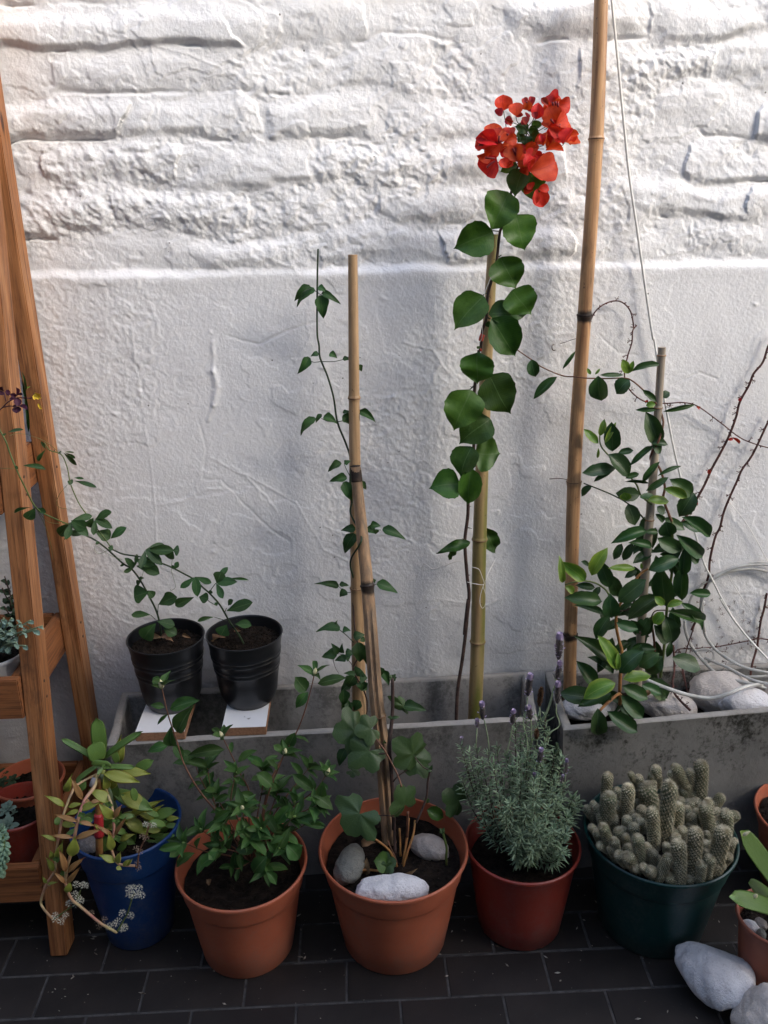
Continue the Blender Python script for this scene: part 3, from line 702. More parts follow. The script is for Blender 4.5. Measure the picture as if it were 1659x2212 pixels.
# ================================================================ CONCRETE PLANTERS
def planter(name, label, FL, FRt, BR, BL, H, mat, soil_z, th=.022, seed=0):
    """trough given by its four outer top corners (x, y)"""
    c = [Vector((*q, 0)) for q in (FL, FRt, BR, BL)]; mid = sum(c, Vector()) / 4
    def ins(k, d):
        a, b, e = c[k - 1], c[k], c[(k + 1) % 4]
        u1 = (b - a).normalized(); u2 = (e - b).normalized(); n1 = Vector((-u1.y, u1.x, 0)); n2 = Vector((-u2.y, u2.x, 0))
        return b + (n1 + n2) * d / (1 + n1.dot(n2))
    t = thing(name, label, 'planter', (mid.x, mid.y, 0), 'concrete troughs against the wall')
    bm = bmesh.new(); rings = []
    prof = [(.022, .002), (.018, H * .3), (.008, H * .75), (.0025, H - .006), (0.002, H - .003), (.006, H), (th - .005, H), (th, H - .005), (th + .004, H * .5), (th + .008, .03)]
    nseg = 26; rg = random.Random(seed)
    for d, z in prof:
        pts = []
        q = [ins(k, d) for k in range(4)]
        for k in range(4):
            a, b = q[k], q[(k + 1) % 4]; n = nseg if k % 2 == 0 else 8
            for i in range(n):
                p = a.lerp(b, i / n); jz = rg.uniform(-.0012, .0012) if z > H * .9 else 0
                pts.append(bm.verts.new((p.x + rg.uniform(-.0007, .0007), p.y + rg.uniform(-.0007, .0007), z + jz)))
        rings.append(pts)
    N_ = len(rings[0])
    for a, b in zip(rings[:-1], rings[1:]):
        for i in range(N_): bm.faces.new((a[i], a[(i + 1) % N_], b[(i + 1) % N_], b[i]))
    bm.faces.new(rings[0][::-1]); bm.faces.new(rings[-1])
    me = bpy.data.meshes.new('trough'); bm.to_mesh(me); bm.free(); me.materials.append(mat)
    me.polygons.foreach_set('use_smooth', [True] * len(me.polygons)); me.set_sharp_from_angle(angle=R(40))
    link('trough', me, t)
    # soil
    xs_ = np.linspace(0, 1, 110); ys_ = np.linspace(0, 1, 26); q = [ins(k, th + .001) for k in range(4)]
    vv = []
    for b in ys_:
        for a in xs_:
            p = (q[0].lerp(q[1], a)).lerp(q[3].lerp(q[2], a), b); vv.append(p)
    X = np.array([p.x for p in vv]); Y = np.array([p.y for p in vv])
    Zs = soil_z + .010 * fbm(X * 12, Y * 12, seed + 5, 4) + .007 * fbm(X * 60, Y * 60, seed + 6, 3)
    fs = [(j * 110 + i, j * 110 + i + 1, (j + 1) * 110 + i + 1, (j + 1) * 110 + i) for j in range(25) for i in range(109)]
    link('soil', mesh('soil', [(a, b, c_) for a, b, c_ in zip(X, Y, Zs)], fs, MT['soil']), t)
    return t
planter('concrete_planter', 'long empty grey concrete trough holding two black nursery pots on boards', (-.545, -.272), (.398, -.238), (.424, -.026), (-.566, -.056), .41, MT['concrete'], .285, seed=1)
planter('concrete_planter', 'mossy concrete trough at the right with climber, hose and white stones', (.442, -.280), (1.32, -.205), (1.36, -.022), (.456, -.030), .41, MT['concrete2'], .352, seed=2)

# ================================================================ POTS
def soil_disk(parent, loc, r, z, seed, dome=0.0, mat=None, rough=1.0):
    n = 34; v = []; f = []
    ths = 64; V_ = [(0, 0)]
    for i in range(1, n + 1):
        for k in range(ths): a = 2 * math.pi * k / ths; V_.append((r * i / n * math.cos(a), r * i / n * math.sin(a)))
    A = np.array(V_); rr = np.hypot(A[:, 0], A[:, 1]) / r
    Z_ = z + dome * (1 - rr ** 2) + rough * (.006 * fbm(A[:, 0] * 22, A[:, 1] * 22, seed, 4) + .0055 * np.abs(fbm(A[:, 0] * 75, A[:, 1] * 75, seed + 1, 3)))
    v = [(a, b, c) for (a, b), c in zip(V_, Z_)]
    f = [(0, 1 + k, 1 + (k + 1) % ths) for k in range(ths)]
    for i in range(n - 1):
        for k in range(ths):
            a = 1 + i * ths; b = 1 + (i + 1) * ths; f.append((a + k, b + k, b + (k + 1) % ths, a + (k + 1) % ths))
    link('soil', mesh('soil', v, f, mat or MT['soil']), parent, None, Matrix.Translation(loc))
    # loose crumbs
    mb = MB(); rg = random.Random(seed)
    for _ in range(260):
        a = rg.uniform(0, 6.28); q = r * .96 * math.sqrt(rg.random()); s = rg.uniform(.0012, .0058); zc = z + dome * (1 - (q / r) ** 2) + .003
        c = Vector((q * math.cos(a), q * math.sin(a), zc))
        pts = [c + Vector((rg.uniform(.6, 1) * s * x, rg.uniform(.6, 1) * s * y, rg.uniform(.6, 1) * s * w)) for x, y, w in ((1, 0, 0), (0, 1, 0), (-1, 0, 0), (0, -1, 0), (0, 0, 1), (0, 0, -1))]
        mb.add(pts, [(0, 1, 4), (1, 2, 4), (2, 3, 4), (3, 0, 4), (1, 0, 5), (2, 1, 5), (3, 2, 5), (0, 3, 5)])
    link('soil_crumbs', mb.me('soil_crumbs', mat or MT['soil'], False), parent, None, Matrix.Translation(loc), 'stuff')
def pot(label, cx, cy, rr, rb, h, mat, soil=.03, z0=0.0, collar=.25, step=.0045, tilt=0, dome=0, group='flower pots on the tiles', wall_t=.003, soilrough=1, cat='flower pot', name='flower_pot', holes=True):
    t = thing(name, label, cat, (cx, cy, z0), group)
    zc = h * (1 - collar)
    rlo = lambda z: rb + (rr - step - rb - .004) * z / h                # body taper
    po = [(rb - .012, .004), (rb - .004, .0), (rb, .004), (rlo(h * .3), h * .3), (rlo(h * .6), h * .6), (rlo(zc - .004), zc - .004), (rlo(zc) + .0005, zc - .001),
          (rlo(zc) + step * .7, zc + .002), (rlo(zc) + step, zc + .006), (rr - .0045, h - .009)]
    pi_ = [(rr - .0062, h - .004), (rr - .0085, h - .02), (rlo(zc) - .001, zc), (rb * .96, .010)]
    lathe('pot_wall', po, mat, t, (cx, cy, z0), 96, ('start',))
    lathe('pot_lining', pi_, mat, t, (cx, cy, z0), 96)
    # rolled lip
    lip = [(rr - .0045, h - .0095), (rr - .0012, h - .0085), (rr, h - .0055), (rr - .0008, h - .0018), (rr - .003, h), (rr - .0055, h - .001), (rr - .0066, h - .005)]
    lathe('rim', lip, mat, t, (cx, cy, z0), 96)
    rs = rr - .009 - (rr - rb) * (soil / h)
    soil_disk(t, (cx, cy, z0), rs, h - soil, int(abs(cx * 977 + cy * 131)) + 3, dome, rough=soilrough)
    return t
pot('tall blue plastic pot beside the wooden stand, holding a trailing succulent', -.496, -.360, .114, .072, .285, MT['blueplastic'], .045, step=.004, collar=.27)
pot('terracotta coloured pot with azalea, next to the blue pot', -.252, -.421, .136, .096, .221, MT['terracotta'], .042)
pot('largest terracotta coloured pot in the middle, with three stones and ivy', .063, -.416, .156, .110, .240, MT['terracotta'], .042)
pot('dark red plastic pot holding the lavender', .340, -.392, .123, .090, .214, MT['redplastic'], .045, collar=.10, step=.002)
pot('wide dark green plastic pot packed with finger cactus', .627, -.409, .158, .110, .242, MT['greenplastic'], .02, dome=.02)
pot('brownish red pot at the right edge, holding the flat leaved cactus', .812, -.575, .078, .055, .165, MT['brickplastic'], .028, collar=.12, step=.002)
pot('terracotta coloured pot cut off by the right edge, behind the green pot', 1.014, -.333, .131, .094, .20, MT['terracotta'], .03, collar=.2)

def black_pot(label, cx, cy, dry):
    z0 = .4325; h = .1675; t = thing('nursery_pot', label, 'nursery pot', (cx, cy, z0), 'black nursery pots on boards')
    rb, rt = .060, .083
    r = lambda z: rb + (rt - rb) * (z / h) ** .9
    pr_ = [(rb - .016, .009), (rb - .013, .001), (rb - .006, .0), (rb, .012), (rb + .0012, .014), (r(.03) + .001, .03), (r(.06), .06)]
    for zz in (.088, .098, .118, .128):
        pr_ += [(r(zz - .0025), zz - .0025), (r(zz) + .0013, zz), (r(zz + .0025), zz + .0025)]
    pr_ += [(r(.142), .142), (r(.150), .150), (rt + .0008, h - .003), (rt + .0012, h - .001), (rt, h), (rt - .0015, h - .001), (r(.14) - .002, .14), (r(.10) - .003, .10)]
    lathe('pot_wall', pr_, MT['blackplastic'], t, (cx, cy, z0), 96, ('start',), wob=.003)
    lathe('rim', [(rt + .001, h - .002), (rt + .0022, h - .0008), (rt + .0022, h + .0008), (rt + .0006, h + .0015), (rt - .0008, h + .0004), (rt - .001, h - .002)], MT['blackplastic'], t, (cx, cy, z0), 96, wob=.003)
    soil_disk(t, (cx, cy, z0), rt - .004, h - .026, int(abs(cx) * 100), .004)
    return t
black_pot('black nursery pot on the left board, nearer the wooden stand', -.423, -.143, 1)
black_pot('black nursery pot on the right board, with dry leaves and a leaning vine', -.250, -.139, 1)
for lab, x0, x1, yf in (('white topped chipboard block under the left black pot', -.483, -.377, -.262), ('white topped chipboard block under the right black pot', -.298, -.203, -.256)):
    t = thing('board', lab, 'board', ((x0 + x1) / 2, (yf - .02) / 2, .411), 'laminated boards across the trough')
    link('chipboard_core', box_me('chipboard_core', x1 - x0, -.034 - yf, .0200, .0006, MT['chip'], 1, ((x0 + x1) / 2, (yf - .034) / 2, .4212)), t)
    link('white_top', box_me('white_top', x1 - x0, -.034 - yf, .0010, 0, MT['laminate'], 1, ((x0 + x1) / 2, (yf - .034) / 2, .43175)), t)

# ================================================================ STONES
def stone(label, p, s, rot, mat, seed, parent=None, flat=.0, taper=0.0, group=None, name='stone', dent=None):
    bm = bmesh.new(); bmesh.ops.create_icosphere(bm, subdivisions=5, radius=1)
    co = np.array([v.co[:] for v in bm.verts])
    rg = np.random.default_rng(seed)
    nrm = co.copy()
    d = .16 * fbm(co[:, 0] * 1.1 + co[:, 2] * .7, co[:, 1] * 1.1 - co[:, 2] * .6, seed, 3) + .05 * fbm(co[:, 0] * 3.3 + co[:, 2] * 2, co[:, 1] * 3.3 - co[:, 2], seed + 1, 3) + .012 * fbm(co[:, 0] * 14 + co[:, 2] * 9, co[:, 1] * 14 - co[:, 2] * 7, seed + 2, 3)
    # a few worn facets
    for _ in range(4):
        a = rg.normal(size=3); a /= np.linalg.norm(a); dd = co @ a; lim = rg.uniform(.78, .9)
        ov = np.clip(dd - lim, 0, None); co = co - a[None, :] * ov[:, None] * .75
    co = co * (1 + d[:, None])
    if taper: co[:, 1:] *= (1 - taper * co[:, :1] * .5); 
    if dent is not None:
        g = np.exp(-((co[:, 0] - dent) / .12) ** 2); co[:, 2] -= .08 * g * (co[:, 2] > 0)
    co = co * np.array(s)[None, :]
    for v, c in zip(bm.verts, co): v.co = c
    me = bpy.data.meshes.new(name); bm.to_mesh(me); bm.free(); me.materials.append(mat)
    me.polygons.foreach_set('use_smooth', [True] * len(me.polygons))
    rm = Matrix.Rotation(R(rot[2]), 4, 'Z') @ Matrix.Rotation(R(rot[1]), 4, 'Y') @ Matrix.Rotation(R(rot[0]), 4, 'X')
    o = link(name, me, None, None, Matrix.Translation(p) @ rm)
    return tag(o, label, 'stone', group)
SG = 'pale stones among the pots'
stone('oblong white marbled stone at the front rim of the middle pot', fZ('d2', 890, 668, .215), (.079, .030, .030), (0, 3, 3), MT['marble'], 4, dent=.0, group=SG)
stone('dark grey green stone standing inside the left of the middle pot', fZ('d2', 625, 505, .222), (.047, .030, .026), (-10, -6, 66), MT['stone_grey'], 9, group=SG, taper=.2)
stone('streaked brownish stone at the back right inside the middle pot', fZ('d2', 1155, 390, .212), (.043, .030, .024), (0, 12, -15), MT['stone_mix'], 14, group=SG)
stone('big white pointed stone lying on the dark tiles in front of the green pot', fZ('d3', 1305, 1225, .045), (.083, .060, .048), (12, 4, -42), MT['marble'], 12, group=SG, taper=-.75)
stone('cream stone cut off by the bottom right corner of the photo', fZ('d3', 1675, 1500, .05), (.068, .062, .050), (0, 0, 20), MT['stone_cream'], 31, group=SG)
stone('small grey white stone inside the blue pot', fZ('e4', 560, 1295, .240), (.026, .024, .022), (0, 0, 30), MT['stone_mix'], 37, group=SG)
stone('large round pinkish white stone in the right trough under the hose', fZ('e5', 1045, 1190, .385), (.079, .050, .052), (0, 0, 2), MT['stone_cream'], 41, group=SG)
stone('white stone at the front edge of the right trough, against the round stone', fZ('e5', 1375, 1320, .388), (.062, .034, .036), (0, 4, 0), MT['marble'], 44, group=SG)
stone('pale stone half hidden by climber leaves in the right trough', fZ('e5', 400, 1365, .378), (.066, .040, .034), (0, 8, -10), MT['stone_cream'], 47, group=SG)
stone('grey stone at the right end of the visible trough soil', fZ('e5', 1690, 1250, .38), (.045, .040, .035), (0, 0, 0), MT['stone_mix'], 52, group=SG)
stone('white stone at the left end of the right trough, under low leaves', fZ('e2', 250, 1935, .385), (.062, .036, .026), (0, 0, 3), MT['marble'], 55, group=SG)
stone('small pale stone behind the lowest climber leaves', fZ('e2', 470, 1890, .385), (.03, .03, .025), (0, 0, 3), MT['stone_cream'], 57, group=SG)
stone('angular white pebble inside the brownish red pot', fZ('e6', 575, 1345, .146), (.019, .012, .011), (0, 15, -35), MT['marble'], 61, group=SG)
stone('dark banded pebble inside the brownish red pot', fZ('e6', 668, 1325, .146), (.012, .014, .012), (0, 0, 0), MT['stone_mix'], 63, group=SG)
stone('bluish pebble at the front inside the brownish red pot', fZ('e6', 672, 1418, .146), (.009, .012, .010), (0, 0, 0), MT['stone_grey'], 64, group=SG)

# ================================================================ BAMBOO STAKES
def bamboo(label, pts, mat, nodes, name='bamboo_stake', group='bamboo stakes', swell=.0016, split=False, burnt=(), cat='bamboo stake'):
    """pts bottom -> top (Vector, radius); nodes: heights z where a joint sits"""
    base = pts[0][0]; t = thing(name, label, cat, base, group)
    fine = resample(pts, 40)
    out = []; rings = []
    for p, r in fine:
        k = sum(math.exp(-((p.z - z) / .006) ** 2) for z in nodes); k2 = sum(math.exp(-((p.z - z - .004) / .0025) ** 2) for z in nodes)
        out.append((p - base, r + swell * k - .0006 * k2))
    def near(z):
        q = min(fine, key=lambda a: abs(a[0].z - z)); return q
    # add extra rings near the joints
    dense = []
    for a, b in zip(out[:-1], out[1:]):
        dense.append(a)
        zc = [z - base.z for z in nodes if min(a[0].z, b[0].z) - .01 < z - base.z < max(a[0].z, b[0].z) + .01]
        n = 8 if zc else 1
        for k in range(1, n):
            u = k / n; p = a[0].lerp(b[0], u); r0 = fine[0][1]
            rr = near(p.z + base.z)[1]
            kk = sum(math.exp(-((p.z - z) / .006) ** 2) for z in zc); k2 = sum(math.exp(-((p.z - z - .004) / .0025) ** 2) for z in zc)
            dense.append((p, rr + swell * kk - .0006 * k2))
    dense.append(out[-1])
    v, f = tube_geo(dense, 16, True)
    if split:                                            # a long crack opened along the old cane
        n = len(dense)
        for i in range(n):
            z = dense[i][0].z; tt = i / n
            if tt < .62:
                q = 12; dpt = .75 * (1 - tt / .62) ** .4
                c = dense[i][0]; v[i * 16 + q] = c + (v[i * 16 + q] - c) * (1 - dpt)
    eb = [max([math.exp(-((q.z + base.z - z) / .016) ** 2) for z in burnt] + [0]) for q in v]
    me = mesh('culm', v, f, mat, True, eb); me.set_sharp_from_angle(angle=R(50))
    link('culm', me, t, None, Matrix.Translation(base))
    for z in nodes:
        p, r = near(z); i = fine.index((p, r)); q = fine[min(i + 1, len(fine) - 1)][0] - fine[max(i - 1, 0)][0]
        q = q.normalized(); hh = .0022 if z in burnt else .0014
        ring = [(p - q * hh - base, r + swell * .9), (p - q * hh * .3 - base, r + swell + .0007), (p + q * hh * .3 - base, r + swell + .0007), (p + q * hh - base, r + swell * .9)]
        g = tube_geo(ring, 18, False)
        link('node_ring', mesh('node_ring', g[0], g[1], MT['node_burnt'] if z in burnt else MT['node']), t, None, Matrix.Translation(base))
    return t
def zat(u, v, Y): return PY(u, v, Y).z
b0 = PY(1222, 1640, -.105); 
bamboo('tallest bamboo pole, running out of the top of the photo from the right trough', [(Vector((b0.x, -.105, .35)), .0150), (PY(1240, 1040, -.095), .0150), (PY(1262, 690, -.085), .0140), (PY(1288, 300, -.075), .0138), (PY(1300, -60, -.065), .0125)],
       MT['bamboo'], [zat(1288, 300, -.075), zat(1259, 683, -.085), zat(1242, 1043, -.095), zat(1224, 1372, -.10)], burnt=(zat(1259, 683, -.085), zat(1224, 1372, -.10)))
bamboo('greenish bamboo stake behind the bougainvillea in the left trough', [(PY(1024, 1600, -.125), .0168), (PY(1032, 1380, -.118), .0162), (PY(1036, 1165, -.112), .0155), (PY(1048, 840, -.105), .0130), (PY(1066, 506, -.10), .0095)],
       MT['bamboo_green'], [zat(1030, 1385, -.118), zat(1035, 1163, -.112)])
bamboo('pale bamboo stake rising between the jasmine and the weathered cane', [(PY(777, 1600, -.15), .0165), (PY(774, 1400, -.14), .0155), (PY(768, 1100, -.125), .0125), (PY(765, 860, -.12), .0112), (PY(762, 550, -.115), .0092)],
       MT['bamboo_pale'], [zat(765, 858, -.12), zat(771, 1270, -.13)])
bamboo('weathered split bamboo cane leaning from the middle pot onto the pale stake', [(PY(841, 1822, -.375), .0155), (PY(824, 1600, -.30), .0150), (PY(812, 1500, -.272), .0146), (PY(794, 1270, -.21), .0135), (PY(777, 1100, -.168), .0118), (PY(768, 1008, -.152), .0104)],
       MT['bamboo_old'], [zat(792, 1266, -.21), zat(818, 1548, -.287)], split=True, burnt=(zat(792, 1266, -.21),))
# charred upper end of the weathered cane
tb = PY(769, 1022, -.1535)
ob = tube('charred_end', [(PY(771, 1040, -.1565), .0119), (PY(769, 1020, -.153), .0117), (PY(768, 1006, -.151), .0100)], MT['node_burnt'], bpy.data.objects['bamboo_stake.003'], 16, 5)
bamboo('thin grey cane supporting the climber in the right trough', [(PY(1368, 1620, -.15), .0100), (PY(1387, 1330, -.135), .0098), (PY(1400, 1160, -.13), .0093), (PY(1413, 1000, -.125), .0088), (PY(1422, 878, -.12), .0082), (PY(1430, 750, -.118), .0080)],
       MT['cane'], [zat(1429, 768, -.118), zat(1422, 880, -.12), zat(1400, 1122, -.13), zat(1386, 1360, -.135)], name='support_cane', group=None, swell=.0008, cat='cane')
# thin wire stake: the dark green upright tip of the jasmine is its own stem, see below

# ================================================================ WOODEN PLANT STAND
stand = thing('wooden_plant_stand', 'leaning stained pine plant stand with three slatted tray shelves at the left edge', 'plant stand', (-.88, -.22, 0))
LX = -.634
fb = lambda z: -.385 + .172 * z                                     # back edge of the front legs
rb_ = lambda z: -.030
for xr in (LX, -1.20):
    x = xr - .0175
    board('leg', (x, fb(0) - .027, .0), (x, fb(1.95) - .027, 1.95), .035, .055, MT['wood'], stand, up=(0, -1, .172))
    board('leg', (x, -.0605, .0), (x, -.0605, 1.95), .035, .050, MT['wood'], stand, up=(0, -1, 0))
def tray(z0, yf, yb, h=.088):
    x1 = -.6705; x0 = -1.163
    board('side_rail', (x1 - .010, yf, z0 + h / 2), (x1 - .010, yb, z0 + h / 2), .020, h, MT['wood2'], stand)
    board('side_rail', (x0 + .010, yf, z0 + h / 2), (x0 + .010, yb, z0 + h / 2), .020, h, MT['wood2'], stand)
    board('front_rail', (x0 - .0, yf - .0105, z0 + h / 2), (x1, yf - .0105, z0 + h / 2), .020, h, MT['wood2'], stand)
    board('back_rail', (x0 + .021, yb + .0105 - .02, z0 + h / 2), (x1 - .021, yb + .0105 - .02, z0 + h / 2), .018, h, MT['wood2'], stand)
    y = yf + .028
    while y < yb - .045:
        board('slat', (x0 + .021, y, z0 + .008), (x1 - .021, y, z0 + .008), .044, .012, MT['wood2'], stand); y += .050
tray(.535, -.330, -.052); tray(.131, -.395, -.052); tray(.945, -.262, -.070)

# ================================================================ PLANTS
SB = leaf_set('leaf', MT['l_boug'], 'boug', 7, cup=.20, droop=.16, wave=.055, rows=16)
SJ = leaf_set('leaf', MT['l_jas'], 'tri', 4, cup=.16, droop=.30, wave=.015)
SA = leaf_set('leaf', MT['l_aza'], 'ellip', 3, cup=.14, droop=.20, wave=.02) + leaf_set('leaf', MT['l_aza'], 'lance', 4, cup=.14, droop=.25, wave=.02)
SCL = leaf_set('leaf', MT['l_clim'], 'ellip', 6, cup=.12, droop=.20, wave=.016, rows=12)
SC2 = leaf_set('leaf', MT['l_clim2'], 'ellip', 3, cup=.16, droop=.18, wave=.016, rows=12)
SP = leaf_set('leaf', MT['l_pass'], 'oblan', 4, cup=.10, droop=.15, wave=.01)
SD = leaf_set('leaf', MT['l_dry'], 'lance', 3, cup=.35, droop=.5, wave=.05)
SBR = leaf_set('bract', MT['bract'], 'petal', 5, cup=.30, droop=.30, wave=.03, rows=10)
SBD = leaf_set('bract', MT['bractdark'], 'petal', 3, cup=.5, droop=.3, wave=.03, rows=8)
SOX = leaf_set('leaf', MT['l_oxalis'], 'petal', 3, cup=.15, droop=.1, wave=.01, rows=7)

# ---- bougainvillea
bg_ = thing('bougainvillea', 'tall bougainvillea with orange red flower heads tied to the greenish bamboo stake', 'plant', PY(988, 1570, -.16))
tube('stem', path('c7', '1322,905,-.16 1330,700,-.15 1360,500,-.145 1385,300,-.14 1400,100,-.14', .0042, .0040) + path('c4', '1375,1985,-.14 1405,1750,-.14 1392,1600,-.14 1378,1380,-.14 1398,1200,-.14 1400,1000,-.145 1430,850,-.15 1440,600,-.15 1440,400,-.15 1470,130,-.14', .0040, .0032), MT['stem_dark'], bg_, 8, 5)
tube('stem', path('d7', '632,1370,-.14 650,1180,-.14 690,1050,-.14 695,900,-.14 715,760,-.14 775,560,-.145 800,430,-.15 830,160,-.15 880,90,-.15', .0032, .0028) + path('d6', '700,1290,-.15 745,1070,-.15 775,900,-.15 830,800,-.15 860,650,-.15 890,520,-.15', .0028, .0012), MT['stem_dark'], bg_, 7, 5)
for s in ('735,150 830,160', '845,400 800,430', '655,815 690,790', '740,1060 700,1040', '520,1780 560,1740 570,1720', '605,1400 630,1340'):
    tube('petiole', path('d7', s, .0011, .0014, -.148), MT['stem_dgreen'], bg_, 5, 4)
for x, y, a, b in ((1380, 1370, 1360, 1360), (1398, 1600, 1412, 1600), (1398, 1290, 1425, 1295), (1395, 1155, 1420, 1150), (1440, 375, 1410, 368), (1430, 880, 1450, 876)):
    tube('thorn', [(fY('c4', x, y, -.142), .0013), (fY('c4', a, b, -.150), .0003)], MT['thorn'], bg_, 5, 2)
leaves('c2', '545,835,455,992,132,-.165;565,930,614,1082,132,-.155;470,1000,300,1078,128,-.16', SB, bg_, -.15, rnd=.24, up=.15, dY=.2, wf=1.18)
leaves('d7', '715,1010,1125,985,215,-.150;960,755,1148,1022,300,-.152;845,420,985,758,300,-.162;655,815,358,1170,300,-.158;735,1060,1012,1448,300,-.165;705,1080,735,1150,60,-.145;605,1400,590,1738,300,-.165;710,1640,948,2035,345,-.160;520,1780,362,2212,345,-.172', SB, bg_, -.15, rnd=.24, up=.15, dY=.2, wf=1.18)
leaves('c4', '1540,575,1340,745,190,-.155;1445,800,1614,812,215,-.150;1420,760,1345,965,165,-.165;1342,1000,1145,1032,172,-.168;1412,900,1400,1155,130,-.172;1512,1290,1578,1465,100,-.10', SB, bg_, -.15, rnd=.24, up=.15, dY=.2, wf=1.18)
leaves('c4', '1412,1390,1190,1452,62,-.145;1340,1425,1268,1500,40,-.15;1455,118,1480,108,16,-.15', SB, bg_, -.15, rnd=.5, up=.8)
leaves('d6', '850,865,772,1130,185,-.155;930,900,955,1172,185,-.145;1000,930,1010,1060,120,-.14;905,500,770,470,90,-.15;900,515,1003,505,85,-.148;920,540,1012,600,100,-.152;880,560,798,620,85,-.15;880,560,892,655,90,-.155;930,450,1042,448,60,-.15;700,700,650,730,60,-.14;745,850,640,893,75,-.145;860,540,780,560,60,-.14;900,590,930,650,60,-.14;800,830,700,860,70,-.14', SB, bg_, -.15, rnd=.25, up=.2)
for s in ('890,520 860,470 800,430 785,370', '700,560 690,440 670,330 662,300', '760,435 830,460 890,470', '890,480 950,400 930,330 905,290', '960,410 990,380 1000,330', '890,530 940,600 975,670 1050,680', '975,670 1030,650 1050,640', '1060,640 1150,640 1200,660 1240,620', '880,900 935,950 970,1050', '940,1050 970,1040', '890,500 880,440', '780,600 700,620 640,640', '830,800 700,850 600,790', '820,800 790,790', '850,800 910,870', '920,560 1050,480 1150,450', '1150,280 1160,420 1050,500'):
    tube('flower_stalk', path('d6', s, .0008, .0007, -.152), MT['stem_dgreen'], bg_, 5, 4)
BR = '''665,310,667,172,140;650,300,618,372,70;790,365,785,238,110;815,330,825,385,50;750,440,690,385,60;690,400,755,440,40;895,290,858,195,50;915,290,932,182,50;895,235,900,320,80;925,330,918,280,45;
880,450,868,372,60;890,380,912,355,55;860,450,845,400,40;975,390,1000,250,95;965,395,955,330,50;1150,270,1095,150,130;1170,265,1302,262,115;1085,262,1020,205,48;1140,290,1045,345,130;
1150,425,1090,280,150;1165,435,1278,372,120;1170,470,1035,425,120;1195,500,1285,420,100;1090,470,1210,545,80;1130,540,1090,500,60;1160,565,1240,450,110;1230,622,1300,470,120;1235,610,1375,575,145;1240,600,1155,545,90;
1050,640,1055,520,85;1075,665,1150,560,130;1075,690,1235,692,60;1030,620,1020,540,50;600,625,545,425,130;600,620,685,505,120;600,635,418,560,110;620,650,500,745,140;560,640,395,640,100;560,610,545,480,150;520,620,420,690,80;
700,612,742,465,110;700,600,800,590,85;660,640,570,720,130;600,765,505,932,205;690,850,645,770,90;690,850,745,790,80;700,850,680,790,80;790,785,765,622,150;800,790,867,620,70;790,790,685,740,110;800,790,830,700,90;
910,885,850,705,110;925,880,1020,695,225;935,885,1178,800,205;930,890,1080,950,80;890,850,868,925,75;870,830,960,740,90;985,1065,1040,1222,135;1000,1050,1100,1055,65;970,1070,978,1185,50;940,1065,865,1030,80;930,1050,900,1000,70'''
i = 0
for q in BR.replace('\n', '').split(';'):
    a = [float(z) for z in q.split(',')]
    yb = -.158 - .022 * (i % 3) - .01 * random.random()
    b = fY('d6', a[0], a[1], yb); k = psc('d6') * mpp(b); L = math.hypot(a[2] - a[0], a[3] - a[1]) * k
    tip = fY('d6', a[2], a[3], yb + random.uniform(-.25, .45) * L)
    put(SBD if a[4] <= 72 and i < 24 else SBR, b - (tip - b) * .08, tip, a[4] * k * 1.28, bg_, 'bract', rnd=.45, up=.3); i += 1
for s in ('570,570 612,625', '632,555 622,620', '655,600 622,625', '755,670 785,740', '782,665 790,740', '803,670 795,740', '1045,765 990,810 940,855', '1012,820 930,872', '500,760 590,768', '515,852 560,810 590,792', '1128,240 1135,275', '1155,235 1158,275', '1178,250 1180,290', '1192,445 1198,490', '1110,400 1140,440', '880,240 893,250', '440,640 480,645', '470,520 500,545', '700,550 720,540'):
    tube('tube_flower', path('d6', s, .0022, .0016, -.205), MT['tubeflower'], bg_, 7, 4)
rg_ = random.Random(12)
for cx_, cy_, sp_, n_ in ((590, 590, 70, 7), (560, 720, 60, 4), (760, 700, 60, 5), (960, 800, 90, 6), (1160, 330, 70, 6), (1170, 470, 60, 6), (1270, 570, 50, 4), (1080, 600, 40, 2)):
    for k in range(n_):
        x, y = cx_ + rg_.gauss(0, sp_ * .5), cy_ + rg_.gauss(0, sp_ * .5); b = fY('d6', x, y, -.150 - .03 * rg_.random()); a = rg_.uniform(0, 6.28)
        d = Vector((math.cos(a), rg_.uniform(-.8, .5), math.sin(a))).normalized() * rg_.uniform(.018, .028)
        put(SBR, b, b + d, d.length * rg_.uniform(.75, .95), bg_, 'bract', rnd=.7)
# white twine tying it to the stake
tw = thing('twine', 'white twine looped round the greenish bamboo stake and the bougainvillea stem', 'twine', PY(1035, 1270, -.14), 'white ties')
tube('strand', path('c4', '1090,1560,-.02 1120,1528,-.03 1165,1560,-.05 1230,1548,-.07 1290,1522,-.09 1350,1510,-.12 1420,1545,-.135 1468,1562,-.137 1490,1610,-.136 1502,1660,-.136 1450,1658,-.142 1392,1645,-.146', .0006), MT['twine'], tw, 5, 6)
tube('strand', path('c4', '1502,1660,-.137 1482,1720,-.142 1476,1780,-.146 1492,1816,-.147 1512,1790,-.147 1514,1730,-.146 1498,1680,-.14', .0006), MT['twine'], tw, 5, 6)
tube('strand', path('c4', '1512,1640,-.13 1530,1590,-.12 1560,1530,-.10 1582,1490,-.09', .0006), MT['twine'], tw, 5, 6)
tw = thing('twine', 'white twine running up among the bougainvillea leaves beside the stake', 'twine', PY(1030, 700, -.14), 'white ties')
tube('strand', path('d7', '760,545,-.15 730,640,-.15 680,770,-.155 668,850,-.155', .0008), MT['twine'], tw, 5, 6)
tube('strand', path('d7', '640,1100,-.15 650,1170,-.152 640,1260,-.155 600,1310,-.15 570,1280,-.14 590,1180,-.13 620,1120,-.13', .0006), MT['twine'], tw, 5, 6)
